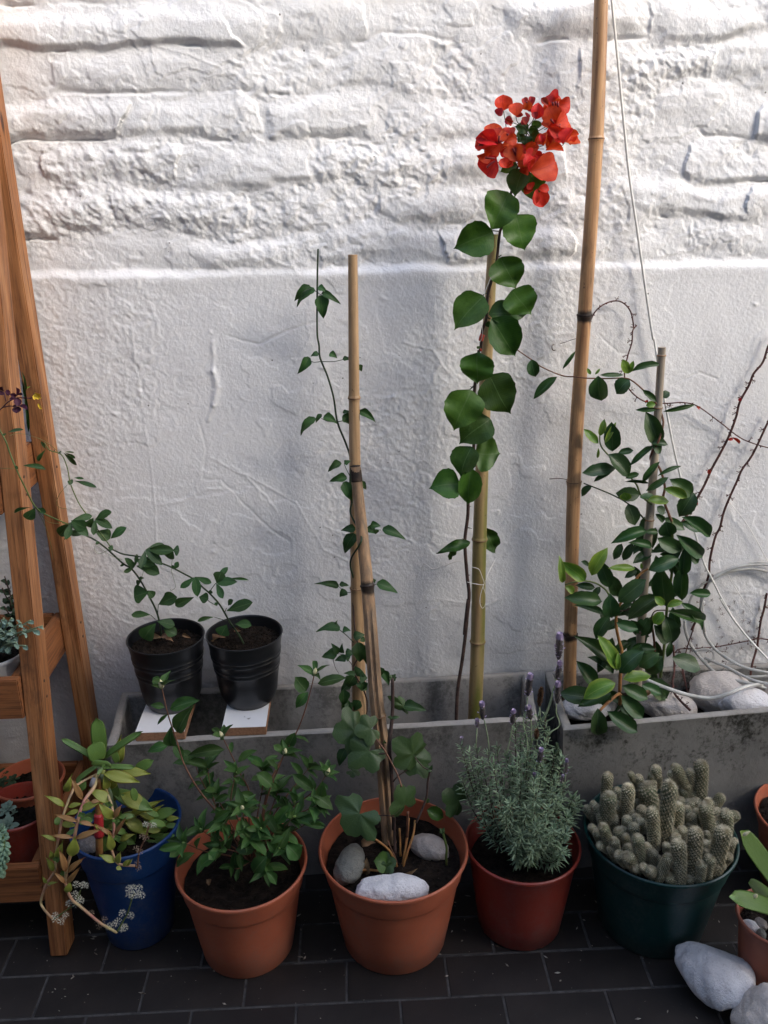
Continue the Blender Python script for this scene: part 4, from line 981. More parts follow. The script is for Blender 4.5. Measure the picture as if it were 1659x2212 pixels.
tube('strand', path('c4', '1460,350,-.15 1452,450,-.15 1455,540,-.15', .0008), MT['twine'], tw, 5, 4)
rt = thing('red_tie', 'small red tape wrapped round the bougainvillea stem near mid height', 'tie', fY('d7', 640, 1260, -.15), 'white ties')
tube('tape', path('d7', '655,1215,-.142 640,1245,-.142 632,1280,-.142', .0050, .0048), MT['redtape'], rt, 10, 3)
tube('tape', path('d7', '622,1360,-.142 640,1385,-.145', .0026, .0020), MT['redtape'], rt, 8, 3)
rt['group'] = 'ties'; 

# ---- jasmine like vine on the pale stake
jv = thing('jasmine_vine', 'thin dark green vine climbing the pale bamboo stake with small paired leaves', 'plant', PY(780, 1560, -.14))
tube('stem', [(p, r) for p, r in path('c1', '1374,1075,-.10 1371,1200,-.10 1370,1426,-.10', .0018, .0020)] + path('c4', '425,100,-.10 432,180,-.10 480,300,-.105 520,440,-.11 545,600,-.11 600,740,-.115 632,850,-.125 628,1000,-.135 640,1130,-.14', .0020, .0022), MT['stem_dgreen'], jv, 7, 6)
tube('stem', path('c4', '640,1130,-.145 632,1200,-.155 700,1340,-.19 690,1400,-.20 640,1480,-.18 630,1540,-.16 650,1620,-.14', .0021, .0021), MT['stem_dgreen'], jv, 7, 6)
tube('stem', path('c7', '640,0,-.13 660,300,-.16 690,450,-.165 650,560,-.165 720,700,-.165 740,800,-.16 720,950,-.16', .0018, .0018), MT['stem_dark'], jv, 6, 5)
for s in ('435,205,-.10 385,208,-.11 355,180,-.12', '440,205,-.10 520,205,-.11 590,190,-.12', '545,598,-.11 480,595,-.12 440,575,-.12', '545,598,-.11 590,590,-.12 640,570,-.12', '630,960,-.13 600,900,-.13 590,870,-.14', '740,1300,-.12 830,1305,-.12', '650,1710,-.13 600,1712,-.13 550,1670,-.13', '780,1665,-.12 810,1655,-.12'):
    tube('petiole', path('c4', s, .0009, .0007), MT['stem_dgreen'], jv, 5, 4)
tube('petiole', path('c1', '1370,1262,-.10 1340,1248,-.11 1310,1262,-.12', .0008), MT['stem_dgreen'], jv, 5, 4); tube('petiole', path('c1', '1372,1262,-.10 1385,1272,-.11 1400,1262,-.12', .0008), MT['stem_dgreen'], jv, 5, 4)
leaves('c1', '1360,1250,1272,1312,42;1340,1235,1268,1300,38;1375,1240,1412,1258,26;1392,1262,1475,1312,28;1385,1275,1399,1380,52', SJ, jv, -.105, up=.5)
leaves('c4', '362,178,284,288,55;422,155,368,165,34;495,150,545,182,40;580,188,640,190,34;688,225,704,272,30;402,575,285,680,55;455,565,548,608,55;440,548,400,606,28;578,560,647,613,60;580,538,635,532,28;688,528,802,600,50', SJ, jv, -.115, up=.5)
leaves('c4', '572,870,476,920,48;592,872,632,852,32;607,968,488,982,52;590,990,642,1122,62;706,985,734,1048,34;662,1298,565,1305,50;658,1330,578,1466,72;738,1292,802,1330,55;762,1275,830,1278,45;840,1300,1002,1362,60;800,1300,795,1335,30;552,1675,398,1650,46;558,1665,622,1665,34;602,1700,558,1742,48;803,1655,950,1712,62;780,1640,797,1632,30', SJ, jv, -.155, up=.5)
leaves('c7', '562,292,408,290,62,-.17;530,262,545,235,14,-.17;580,300,632,302,38,-.17;650,340,725,330,55,-.18;690,380,690,522,90,-.2;700,352,727,378,34,-.19;542,462,438,470,66,-.18;552,452,508,390,44,-.18;576,450,572,390,34,-.18;598,450,658,450,54,-.18;600,480,528,498,44,-.18;622,492,588,460,38,-.18;702,560,668,602,84,-.19;662,590,588,580,34,-.18;650,600,608,682,74,-.19;690,610,742,612,64,-.2;702,630,710,702,64,-.2;725,400,737,542,44,-.19;582,690,588,802,64,-.18;702,662,742,692,54,-.19;822,545,832,602,44,-.17;600,780,640,860,60,-.17;690,760,650,830,60,-.17;640,650,560,700,60,-.17;830,560,890,670,50,-.15;620,760,570,830,60,-.165', SJ, jv, -.18, up=.4)
tube('stem', path('c7', '650,380,-.17 600,330,-.17 540,285,-.17', .0011), MT['stem_dgreen'], jv, 5, 4); tube('stem', path('c7', '660,560,-.17 620,500,-.17 560,455,-.17 520,480,-.17 530,540,-.16 555,585,-.15', .0009, .0005), MT['stem_dark'], jv, 5, 4)

# ---- ivy
def ivy_leaf(name, mat, seed, lobes=5, depth=.30, sharp=1.0):
    rg = random.Random(seed); n = 44; v = [(0, 0, 0)]; e = [0]; f = []; rings = 5
    ang = []
    for k in range(n + 1):
        a = -2.75 + 5.5 * k / n                         # measured from +y, open at the petiole
        c = 1 - depth + depth * abs(math.cos(a * lobes / 2 * 1.05)) ** sharp
        r = (.56 + .12 * math.cos(a) + .03 * math.sin(a * 3 + seed)) * c * (1 + .03 * math.sin(a * 17 + seed))
        ang.append((a, r))
    for j in range(1, rings + 1):
        q = j / rings
        for a, r in ang:
            x = math.sin(a) * r * q; y = .36 * min(1, q * 1.0) * 0 + math.cos(a) * r * q + .0
            vein = abs(math.cos(a * lobes / 2 * 1.05))
            z = .05 * q * (1 - vein) - .16 * q * q * (.6 + .4 * math.sin(a * 2 + seed)) + .03 * math.sin(a * 5 + seed * 2) * q
            v.append((x, y, z)); e.append(min(1, (1 - vein ** 6) * .5 + q * .35 if vein < .985 else .012))
    m = n + 1
    for k in range(n): f.append((0, 1 + k, 2 + k))
    for j in range(rings - 1):
        a0 = 1 + j * m; b0_ = a0 + m
        for k in range(n): f.append((a0 + k, b0_ + k, b0_ + k + 1, a0 + k + 1))
    return mesh(name, [(x, y, z) for x, y, z in v], f, mat, True, e)
SIV = [ivy_leaf('leaf', MT['l_ivy'], s, 5, .30) for s in (1, 2, 3, 5)]
iv = thing('ivy', 'ivy with large glossy lobed leaves growing from the middle terracotta pot', 'plant', (.08, -.40, .20))
def ivy(fr, s):
    for q in s.split(';'):
        a = [float(z) for z in q.split(',')]; b = fY(fr, a[0], a[1], a[5]); k = psc(fr) * mpp(b)
        L = math.hypot(a[2] - a[0], a[3] - a[1]) * k; tip = fY(fr, a[2], a[3], a[5] - .35 * L)
        put(SIV, b, b + (tip - b) * 1.55, a[4] * k * 1.25, iv, up=.2, rnd=.25)
ivy('c7', '655,955,535,975,230,-.33;765,945,672,970,150,-.35;750,1090,632,1180,195,-.37;1040,1110,940,1040,200,-.36;1050,1130,1140,1260,150,-.34;985,1440,955,1345,175,-.42;690,1500,590,1610,265,-.44;1340,1420,1250,1380,170,-.36')
leaves('c7', '975,795,852,702,62,-.30;975,800,1132,818,66,-.30;600,1075,545,1195,62,-.33;640,1220,720,1250,60,-.33;905,870,860,865,22,-.33;905,870,955,868,20,-.33;905,615,880,585,30,-.31;905,615,930,580,30,-.31;905,620,945,600,22,-.31;855,1040,850,1020,20,-.36;1150,1210,1110,1195,30,-.36;1150,1210,1165,1180,22,-.36', SIV + SJ[:2], iv, -.33, up=.3)
leaves('d2', '868,500,782,480,110,-.455;868,500,945,462,115,-.455;870,505,890,560,70,-.46;1130,150,1250,200,70,-.37;1230,290,1212,262,24,-.45;1230,290,1245,258,24,-.45;1130,90,1110,75,25,-.36;1130,90,1150,72,25,-.36', SIV[:2] + SB[:1], iv, -.45, up=.4)
for s, m, a, b in (('905,615,-.31 906,780,-.32 900,900,-.33 882,1050,-.35 895,1200,-.36 905,1350,-.37 915,1600,-.38', 'stem_dark', .0036, .0046), ('1150,1220,-.36 1135,1290,-.36 1125,1400,-.37 1060,1560,-.39', 'stem_dark', .0022, .0026),
                   ('780,990,-.35 850,1080,-.37 905,1180,-.385 940,1250,-.40 965,1325,-.42', 'stem_brown', .002, .002), ('1005,1490,-.42 1003,1560,-.41 1000,1650,-.40', 'stem_brown', .0026, .0028), ('1000,1215,-.36 945,1250,-.37 910,1290,-.37', 'stem_dark', .0014, .0016), ('800,1110,-.37 870,1105,-.37', 'stem_dark', .0015, .0015),
                   ('785,1510,-.42 880,1512,-.40 915,1520,-.39', 'stem_dark', .0013, .0015), ('1050,1130,-.35 1100,1190,-.36 1145,1215,-.36', 'stem_dark', .0013, .0013)):
    tube('stem', path('c7', s, a, b), MT[m], iv, 7, 4)
for s, m, a, b in (('705,295,-.43 800,345,-.43 860,390,-.43 900,440,-.43 960,585,-.43', 'stem_orange', .0022, .003), ('680,542,-.455 750,540,-.45 820,548,-.445 900,560,-.44 965,590,-.43', 'stem_orange', .0028, .0024), ('950,268,-.39 955,350,-.40 957,450,-.41', 'stem_orange', .0020, .0024), ('1010,200,-.38 1000,330,-.40 980,460,-.42 960,580,-.43', 'stem_orange', .0026, .0032), ('1052,215,-.38 1040,310,-.40 1000,430,-.42 975,520,-.43', 'stem_orange', .0022, .0026), ('875,345,-.40 890,390,-.41 930,480,-.42 950,560,-.43', 'stem_brown', .0016, .002),
                   ('1230,285,-.44 1245,340,-.44 1258,400,-.44 1255,470,-.44 1260,530,-.43', 'stem_green', .0024, .0026), ('915,150,-.38 918,300,-.39 922,430,-.41', 'stem_dark', .003, .0035)):
    tube('stem', path('d2', s, a, b), MT[m], iv, 7, 4)
for i_, (fr, s) in enumerate((('d2', '705,375,780,355,60,-.42'), ('d2', '735,460,705,605,70,-.44'), ('d2', '1010,590,1045,540,40,-.45'))):
    a = [float(z) for z in s.split(',')]
    b = fY(fr, a[0], a[1], a[5]); tip = fY(fr, a[2], a[3], a[5] - .01); o = put(SD, b, tip, a[4] * psc(fr) * mpp(b), None, 'dry_leaf', rnd=.4)
    tag(o, ['curled dry leaf behind the grey green stone in the middle pot', 'brown dry leaf propped against the grey green stone', 'small dry leaf on the soil near the ivy twigs'][i_], 'dry leaf', 'dry leaves on the soil')
for i_, (fr, s, lb) in enumerate((('c6', '1050,345,1130,360,45,-.16', 'pale papery dry leaf under the left passion vine'), ('c6', '960,350,1060,345,40,-.13', 'brown dry leaf at the back of the left black pot'), ('c6', '1390,380,1460,335,50,-.15', 'brown dry leaf at the left side of the right black pot'), ('c6', '1530,295,1570,305,30,-.12', 'tiny dry leaf behind the vine in the right black pot'), ('c6', '1190,330,1245,350,26,-.12', 'small dry scrap at the right of the left black pot'), ('e2', '870,1760,860,1820,60,-.235', 'tan dry leaf scrap caught in the low climber leaves'), ('e1', '440,1790,470,1840,50,-.44', 'dry leaf scrap on the azalea soil'))):
    a = [float(z) for z in s.split(',')]
    b = fY(fr, a[0], a[1], a[5]); tip = fY(fr, a[2], a[3], a[5] - .006); o = put(SD, b, tip, a[4] * psc(fr) * mpp(b), None, 'dry_leaf', rnd=.5)
    tag(o, lb, 'dry leaf', 'dry leaves on the soil')

# ---- azalea: shoots that fan out from the soil, each ending in a whorl
az = thing('azalea', 'bushy azalea with cream pointed buds growing in the left terracotta pot', 'plant', (-.25, -.42, .18))
def ellipsoid(p, d, L, r, mat, parent, name, sides=8):
    d = d.normalized(); pts = [(p + d * L * t, r * q) for t, q in ((0, .35), (.12, .75), (.35, 1), (.6, .85), (.82, .45), (1, .04))]
    return tube(name, pts, mat, parent, sides, 2)
def shoot(par, sets, pts, r0, nt_, ns, size, ratio=.42, bud=None, stemmat='stem_brown', spread=.85, start=.35, budname='bud'):
    pts = [(p, r0 * (1 - .55 * i / max(1, len(pts) - 1))) for i, p in enumerate(pts)]
    tube('stem', pts, MT[stemmat], par, 6, 4)
    fine = resample(pts, 8); tip = fine[-1][0]; ax = (fine[-1][0] - fine[-4][0]).normalized()
    s1 = ax.cross(Vector((0, 0, 1)) if abs(ax.z) < .9 else Vector((1, 0, 0))).normalized(); s2 = ax.cross(s1)
    a0 = random.random() * 6
    for k in range(nt_):
        a = a0 + 2 * math.pi * k / nt_ + random.uniform(-.3, .3); el = random.uniform(.3, 1.0)
        d = (s1 * math.cos(a) + s2 * math.sin(a)) * spread + ax * el; d.normalize()
        L = size * random.uniform(.75, 1.15)
        nrm = ax * .8 - d * ax.dot(d) + Vector((0, 0, .3)) + (CV - tip).normalized() * .7 + rv(.2)
        link('leaf', random.choice(sets), par, None, basis(tip - ax * .004 * (k % 3), d, nrm, L, L * ratio * random.uniform(.85, 1.15)))
    for k in range(ns):
        i = int(len(fine) * (start + (.96 - start) * (k + random.random() * .6) / max(1, ns))); i = min(i, len(fine) - 2)
        p = fine[i][0]; ax2 = (fine[i + 1][0] - fine[i - 1][0]).normalized(); a = a0 + 2.4 * k
        s1b = ax2.cross(Vector((0, 0, 1)) if abs(ax2.z) < .9 else Vector((1, 0, 0))).normalized(); s2b = ax2.cross(s1b)
        d = ((s1b * math.cos(a) + s2b * math.sin(a)) + ax2 * random.uniform(.2, .8)).normalized(); L = size * random.uniform(.7, 1.2)
        nrm = Vector((0, 0, 1)) * .8 + ax2 * .4 + (CV - p).normalized() * .5 + rv(.3)
        link('leaf', random.choice(sets), par, None, basis(p, d, nrm, L, L * ratio * random.uniform(.85, 1.15)))
    if bud: ellipsoid(tip - ax * .003, ax + rv(.1), bud, bud * .30, MT['bud'] if bud > .012 else MT['budgreen'], par, budname)
    return tip
def E1(s): return [fY('e1', *[float(z) for z in w.split(',')]) for w in s.split()]
SH = [('790,1640,-.42 680,1430,-.43 540,1255,-.44 380,1060,-.44 260,850,-.43 200,660,-.42 130,450,-.41 75,215,-.40', .0026, 5, 0, .026, .019),
      ('800,1640,-.42 790,1300,-.40 790,1070,-.39 720,930,-.385 640,760,-.38 570,625,-.375', .0022, 5, 3, .026, .017),
      ('830,1640,-.42 900,1250,-.38 960,1000,-.35 1060,800,-.33 1190,560,-.31 1270,330,-.30 1325,105,-.295', .0024, 4, 1, .030, .016),
      ('830,1640,-.42 900,1300,-.41 950,1080,-.41 1040,860,-.41 1080,760,-.41', .002, 5, 4, .027, .016),
      ('840,1640,-.42 1000,1330,-.41 1200,1160,-.41 1340,1050,-.41 1425,925,-.41', .0022, 6, 4, .030, .017),
      ('800,1640,-.42 780,1450,-.45 750,1300,-.47 735,1210,-.48', .002, 6, 4, .030, .015),
      ('800,1640,-.42 700,1300,-.42 640,1150,-.43 680,930,-.43', .002, 6, 4, .028, .010), ('800,1640,-.42 620,1500,-.45 500,1450,-.47 400,1385,-.48', .002, 5, 3, .030, .010),
      ('800,1640,-.42 600,1590,-.46 430,1560,-.49 262,1490,-.51', .0018, 5, 3, .032, .010), ('800,1640,-.42 880,1520,-.46 885,1380,-.48', .002, 6, 3, .026, .010),
      ('840,1640,-.42 1000,1450,-.44 1155,1280,-.45', .002, 6, 3, .030, .010), ('840,1640,-.42 950,1600,-.46 1030,1540,-.48', .0018, 6, 2, .034, .010),
      ('840,1640,-.42 1000,1350,-.39 1100,1250,-.38 1160,1160,-.38', .0018, 5, 4, .026, .009), ('790,1640,-.42 700,1570,-.47 550,1530,-.50', .0018, 6, 2, .030, None),
      ('830,1640,-.42 900,1680,-.48 930,1680,-.50', .0018, 5, 1, .034, None), ('800,1640,-.42 560,1300,-.38 480,1050,-.36 450,880,-.355', .0018, 6, 5, .032, None),
      ('800,1640,-.42 560,1250,-.36 400,980,-.34 340,820,-.33', .0018, 6, 5, .030, None), ('820,1640,-.42 860,1250,-.37 900,1040,-.36 900,880,-.355', .0018, 6, 5, .030, None),
      ('830,1640,-.42 960,1250,-.38 1030,1060,-.38', .0018, 6, 4, .032, None), ('830,1640,-.42 1050,1330,-.42 1240,1230,-.43 1340,1190,-.44', .0018, 5, 3, .032, None),
      ('840,1640,-.42 1050,1450,-.42 1250,1340,-.42 1280,1320,-.42', .0018, 6, 2, .030, None), ('800,1640,-.42 720,1560,-.44 640,1400,-.46 590,1330,-.47', .0018, 6, 3, .034, None),
      ('800,1640,-.42 700,1700,-.46 660,1690,-.48', .0015, 4, 1, .026, None), ('830,1640,-.42 1000,1440,-.43 1060,1400,-.45', .0018, 6, 3, .030, None), ('810,1640,-.42 780,1500,-.47 800,1450,-.49', .0018, 6, 2, .034, None),
      ('800,1640,-.42 640,1330,-.40 560,1180,-.40 520,1080,-.40', .0018, 6, 4, .028, None), ('820,1640,-.42 1000,1250,-.36 1180,1000,-.34 1280,880,-.33', .0018, 5, 4, .028, None)]
for s, r, a, b, sz, bd_ in SH: shoot(az, SA, E1(s), r, a, b, sz * 1.36, .385, bd_)
leaves('e1', '145,400,378,320,110,-.41;205,590,325,370,145,-.43;155,700,150,545,110,-.44;130,700,-50,740,90,-.42;170,690,250,800,80,-.41;100,385,-20,360,60,-.41;130,440,30,530,32,-.40;1350,190,1580,140,95,-.30;1260,250,1165,140,120,-.30;1275,260,1160,395,90,-.31;1165,590,1100,720,90,-.32;1110,770,1060,640,60,-.35;700,830,850,730,75,-.38;595,730,270,770,95,-.36;1310,1060,1140,930,90,-.42;1375,1115,1390,990,95,-.45;240,1510,50,1545,70,-.53;350,1575,170,1690,80,-.52;530,1565,390,1680,80,-.52;940,1600,800,1750,125,-.53;935,1720,1020,1835,80,-.53;1100,1500,1215,1640,140,-.50;1130,1180,1010,1340,100,-.46;1370,1290,1180,1290,60,-.45;700,1085,875,1170,90,-.46;640,1225,485,1320,80,-.49;630,1100,500,1155,60,-.46;920,1005,990,1060,70,-.4;850,920,985,1030,110,-.42;560,1500,430,1500,50,-.5;1310,1100,1490,1220,115,-.44;1410,1360,1230,1340,50,-.44;840,1540,680,1550,90,-.5;1010,1570,930,1470,70,-.5;1070,1440,960,1500,60,-.5', SA, az, -.42, rnd=.25, wf=1.0)

# ---- climber with big leathery leaves in the right trough
cl = thing('leathery_leaved_climber', 'climber with many large leathery leaves twining up the thin grey cane at the right', 'plant', PY(1400, 1560, -.15))
tube('stem', path('c5', '20,128,-.10 110,190,-.10 180,240,-.10 310,296,-.10 400,305,-.115 480,314,-.12 600,316,-.12 720,313,-.12 770,330,-.12 830,378,-.125 900,450,-.125 940,490,-.125', .0012, .0017), MT['stem_brown'], cl, 6, 5)
tube('stem', path('c5', '940,490,-.11 975,600,-.13 945,720,-.145 900,800,-.13 895,850,-.12 950,900,-.13 985,1020,-.145 975,1100,-.15 1010,1200,-.15 1030,1250,-.15', .0022, .0030), MT['stem_brown'], cl, 7, 6)
tube('stem', path('e2', '1095,120,-.15 1105,430,-.14 1100,600,-.13 1050,950,-.13 1025,1300,-.13 985,1640,-.13', .0030, .0036), MT['stem_green'], cl, 7, 5)
tube('stem', path('e2', '865,590,-.17 800,630,-.17 740,700,-.17 640,860,-.165 570,980,-.16 555,1120,-.16 580,1270,-.165 612,1395,-.17 600,1560,-.175 590,1780,-.18', .0024, .0042), MT['stem_orange'], cl, 7, 5)
tube('stem', path('e2', '400,1960,-.26 480,1880,-.23 590,1800,-.20 590,1900,-.18', .003, .004), MT['stem_orange'], cl, 7, 5)
tube('stem', path('e2', '60,745,-.17 160,715,-.17 290,710,-.165 400,750,-.16 480,830,-.16 540,1000,-.16 555,1090,-.16', .0016, .0024), MT['stem_green'], cl, 6, 5)
tube('stem', path('c5', '455,1000,-.10 520,1025,-.11 640,1075,-.12 740,1130,-.12 830,1210,-.13 900,1300,-.13', .0013, .0018), MT['stem_dgreen'], cl, 6, 5)
tube('stem', path('c5', '560,690,-.12 570,760,-.12 650,850,-.125 740,940,-.13 800,1010,-.13 830,1080,-.135 900,1140,-.14', .0014, .0022), MT['stem_green'], cl, 6, 5)
tube('stem', path('e2', '905,1150,-.12 925,1300,-.12 930,1500,-.13', .0026, .0032), MT['stem_brown'], cl, 6, 4)
tube('stem', path('e2', '590,1000,-.15 700,970,-.14 740,880,-.13 870,760,-.12', .0016, .0022), MT['stem_dark'], cl, 6, 4)
tube('stem', path('e2', '890,1080,-.14 930,1000,-.14 1040,990,-.14', .0016, .0016), MT['stem_dark'], cl, 6, 4)
leaves('c5', '112,190,140,308,78,-.10;282,305,124,446,62,-.10;318,255,402,135,24,-.10;545,298,570,468,122,-.125;560,292,722,293,30,-.12;755,325,664,412,100,-.13;768,272,968,214,48,-.12;928,468,845,388,38,-.125;930,520,795,520,32,-.125;972,535,1192,485,30,-.12;965,435,1018,405,52,-.11;950,740,862,542,108,-.13;895,742,1008,742,55,-.14;905,745,962,806,60,-.14;912,755,755,880,40,-.13;640,792,642,606,102,-.12;612,812,768,955,112,-.125;680,802,782,785,44,-.12;665,905,450,925,78,-.12;520,990,640,922,32,-.11;508,1020,436,1082,48,-.11;840,1005,948,855,38,-.14;938,952,1098,880,28,-.14;728,970,818,935,36,-.13;722,990,888,998,18,-.13;1010,962,862,1048,44,-.15;1018,970,1182,1085,100,-.15;1178,1062,1078,1218,112,-.14;822,1080,668,1062,92,-.14;820,1090,925,1085,50,-.15;748,1132,792,1278,98,-.135;935,1150,985,1205,60,-.13;922,1200,985,1258,42,-.13;1092,1222,1300,1348,78,-.15;985,1252,1022,1348,112,-.16', SCL, cl, -.13, rnd=.28, up=.3, wf=1.04)
leaves('c5', '745,285,712,190,56,-.12;748,282,782,200,34,-.12;500,290,478,248,22,-.12;530,290,562,250,16,-.12;862,495,925,480,40,-.13;550,742,458,645,52,-.12;560,692,592,582,42,-.12;592,740,668,600,32,-.13;550,770,545,840,16,-.12;978,1035,1142,1090,58,-.16;872,1112,1022,1112,62,-.16;720,1060,740,1115,70,-.15', SC2, cl, -.13, rnd=.28, up=.3, wf=1.04)
CLW = 1.12
CLS = '''215,520,300,560,52,-.12;380,490,435,522,62,-.12;350,775,165,745,72,-.13;330,850,402,762,62,-.13;505,640,575,875,130,-.125;760,610,640,672,62,-.13;440,1035,158,935,84,-.13;1100,960,1155,1195,110,-.13;920,1130,1078,1328,120,-.13;1160,315,1405,485,120,-.14;1250,450,1358,535,84,-.13;
1210,385,1212,662,112,-.15;1200,560,1190,905,150,-.14;1030,950,1000,590,215,-.15;870,1060,758,1245,140,-.145;960,855,672,1075,165,-.15;1180,915,1428,1175,112,-.15;960,235,838,232,62,-.14;850,222,524,322,118,-.15;900,372,690,335,90,-.16;720,340,618,512,86,-.16;610,345,532,502,82,-.15;
955,290,1192,418,145,-.16;1135,262,1428,492,135,-.155;490,772,408,512,142,-.16;450,640,300,560,80,-.15;490,1045,352,1272,132,-.165;572,905,845,700,170,-.175;865,600,1172,480,140,-.18;420,905,72,862,142,-.175;518,1062,495,850,165,-.18;556,1110,772,1178,112,-.18;1050,1000,1452,1085,108,-.17;1030,1040,1110,1328,172,-.17;
700,1350,945,1370,100,-.16;780,1540,965,1400,150,-.165;1010,1440,830,1590,180,-.165;1098,1440,1388,1562,172,-.16;560,1500,300,1330,100,-.17;530,1600,300,1440,120,-.165;800,1320,700,1520,130,-.17;
585,1565,208,1245,170,-.20;350,1735,188,1482,145,-.20;345,1850,15,1790,182,-.22;510,1790,185,1915,120,-.23;500,1790,415,1910,90,-.22;850,1640,1075,1852,180,-.205;800,1715,1002,1805,112,-.22;
590,1598,805,1375,185,-.225;612,1722,872,1852,140,-.25;602,1812,825,2045,152,-.26;378,1938,380,2225,162,-.285;468,1968,775,2178,152,-.28'''
leaves('e2', CLS, SCL, cl, -.15, rnd=.22, up=.3, wf=1.0)
leaves('e2', '320,655,452,390,115,-.17;258,702,38,530,122,-.18;40,725,8,480,70,-.185;60,762,158,820,66,-.19;742,588,482,578,72,-.175;1022,942,932,855,72,-.185;1050,962,1198,898,62,-.185;1012,1005,918,1128,104,-.19;560,1562,392,1232,150,-.235;575,1560,572,1400,50,-.235;560,1560,515,1480,30,-.235;622,1662,900,1612,125,-.25;548,1690,240,1832,150,-.26;800,590,798,535,26,-.18', SC2, cl, -.18, rnd=.22, up=.3, wf=1.05)

rg_ = random.Random(77)
for k in range(46):                                    # the inner foliage behind the outer leaves
    y = rg_.uniform(330, 1560); cx_ = 1000 - (y - 300) * .12 + (60 if y < 700 else -150 * (y > 900)); x = cx_ + rg_.gauss(0, 170)
    if x < 330 or x > 1280: continue
    b = fY('e2', x, y, -.105 - .03 * rg_.random()); a = rg_.uniform(-.6, 3.74)
    d = Vector((math.cos(a) * .8, -.35 * rg_.random(), math.sin(a) * -.5 - .3)).normalized() * rg_.uniform(.038, .056)
    put(SCL, b, b + d, d.length * rg_.uniform(.38, .46), cl, rnd=.35)
for k in range(16):
    y = rg_.uniform(60, 330) if k < 9 else rg_.uniform(1350, 1900); x = rg_.uniform(850, 1200) if k < 9 else rg_.uniform(250, 900)
    b = fY('e2', x, y, -.11 if k < 9 else -.16); a = rg_.uniform(-.4, 3.5); d = Vector((math.cos(a), -.3, -.45)).normalized() * rg_.uniform(.040, .055); put(SCL, b, b + d, d.length * .43, cl, rnd=.35)

# ---- passion vines out of the two black pots
def tri_leaf(mat, seed):
    mb = MB()
    for a, L in ((0, 1.0), (58, .82), (-58, .82)):
        v, f, e = blade('oblan' if a else 'ellip', 8, cup=.08, droop=.14, wave=.012, seed=seed + a)
        c, s = math.cos(R(a)), math.sin(R(a)); W = .40
        mb.add([(x * W * L * c + y * L * s, -x * W * L * s + y * L * c, z * .5 * L + abs(s) * .0) for x, y, z in v], f, e)
    return mb.me('leaf', mat)
ST = [tri_leaf(MT['l_pass'], 5), tri_leaf(MT['l_pass'], 9)]
def pvine(label, segs, base):
    t = thing('passion_vine', label, 'plant', base, 'passion vines from the black pots')
    for fr, s, a, b in segs: tube('stem', path(fr, s, a, b), MT['stem_dgreen'] if a > .0016 else MT['stem_green'], t, 7, 5)
    return t
pl_ = pvine('passion vine from the left black pot, reaching over the front leg of the stand', [('c3', '1058,2020,-.145 1040,1900,-.145 1015,1820,-.145 975,1740,-.15 920,1640,-.155 860,1560,-.16 800,1522,-.165 700,1430,-.17 620,1370,-.175 560,1340,-.18 480,1290,-.19', .0022, .0018), ('c3', '480,1290,-.19 460,1275,-.20 360,1232,-.25 240,1165,-.30 160,1020,-.315 105,905,-.315 60,790,-.31 35,720,-.31 -20,620,-.30', .0015, .0015)], (-.423, -.143, .58))
pr2 = pvine('passion vine from the right black pot, arching up to the rear leg of the stand', [('c3', '1592,2050,-.15 1560,1990,-.15 1500,1905,-.155 1440,1800,-.16 1375,1725,-.16 1330,1685,-.16 1270,1630,-.165 1200,1590,-.165 1100,1540,-.17 960,1490,-.17 880,1475,-.17 800,1462,-.17 735,1432,-.17', .0022, .0016), ('c3', '735,1432,-.17 690,1370,-.16 625,1285,-.15 570,1210,-.14 510,1120,-.13 460,1000,-.12 440,900,-.115 400,812,-.11 325,785,-.11 290,735,-.11', .0015, .0011)], (-.25, -.139, .58))
def tri(fr, s, par):
    for q in s.split(';'):
        a = [float(z) for z in q.split(',')]; b = fY(fr, a[0], a[1], a[4]); tip = fY(fr, a[2], a[3], a[4] - .012)
        L = (tip - b).length; put(ST, b, tip, L * 1.1, par, rnd=.2, up=.4)
tri('c3', '880,1545,815,1490,-.165;470,1245,580,1345,-.20', pl_)
leaves('c3', '470,1250,386,1345,58,-.20;465,1240,560,1300,70,-.21;432,1322,530,1335,44,-.19;975,1705,872,1745,112,-.155;965,1700,1005,1745,50,-.155;1035,1790,1152,1742,72,-.15;985,1862,856,1855,48,-.15;1025,1905,1142,1925,60,-.16;880,1500,1012,1532,62,-.17;888,1538,1042,1588,58,-.17;150,885,298,906,38,-.32;48,668,152,648,34,-.32;228,1158,175,1238,62,-.30;200,1158,88,1190,18,-.30;235,1165,300,1190,30,-.29;100,905,115,890,22,-.32;30,690,25,675,22,-.32;925,1640,890,1660,34,-.16;800,1522,795,1545,22,-.17;630,1375,640,1400,26,-.18;945,1620,905,1625,20,-.16', SP, pl_, -.17, rnd=.3)
leaves('c6', '1020,255,930,362,90,-.165;1068,290,1152,330,64,-.16', SP, pl_, -.16)
tri('c3', '622,1235,735,1292,-.15;1272,1612,1292,1742,-.175;950,1435,1062,1532,-.175;1412,1652,1548,1640,-.17', pr2)
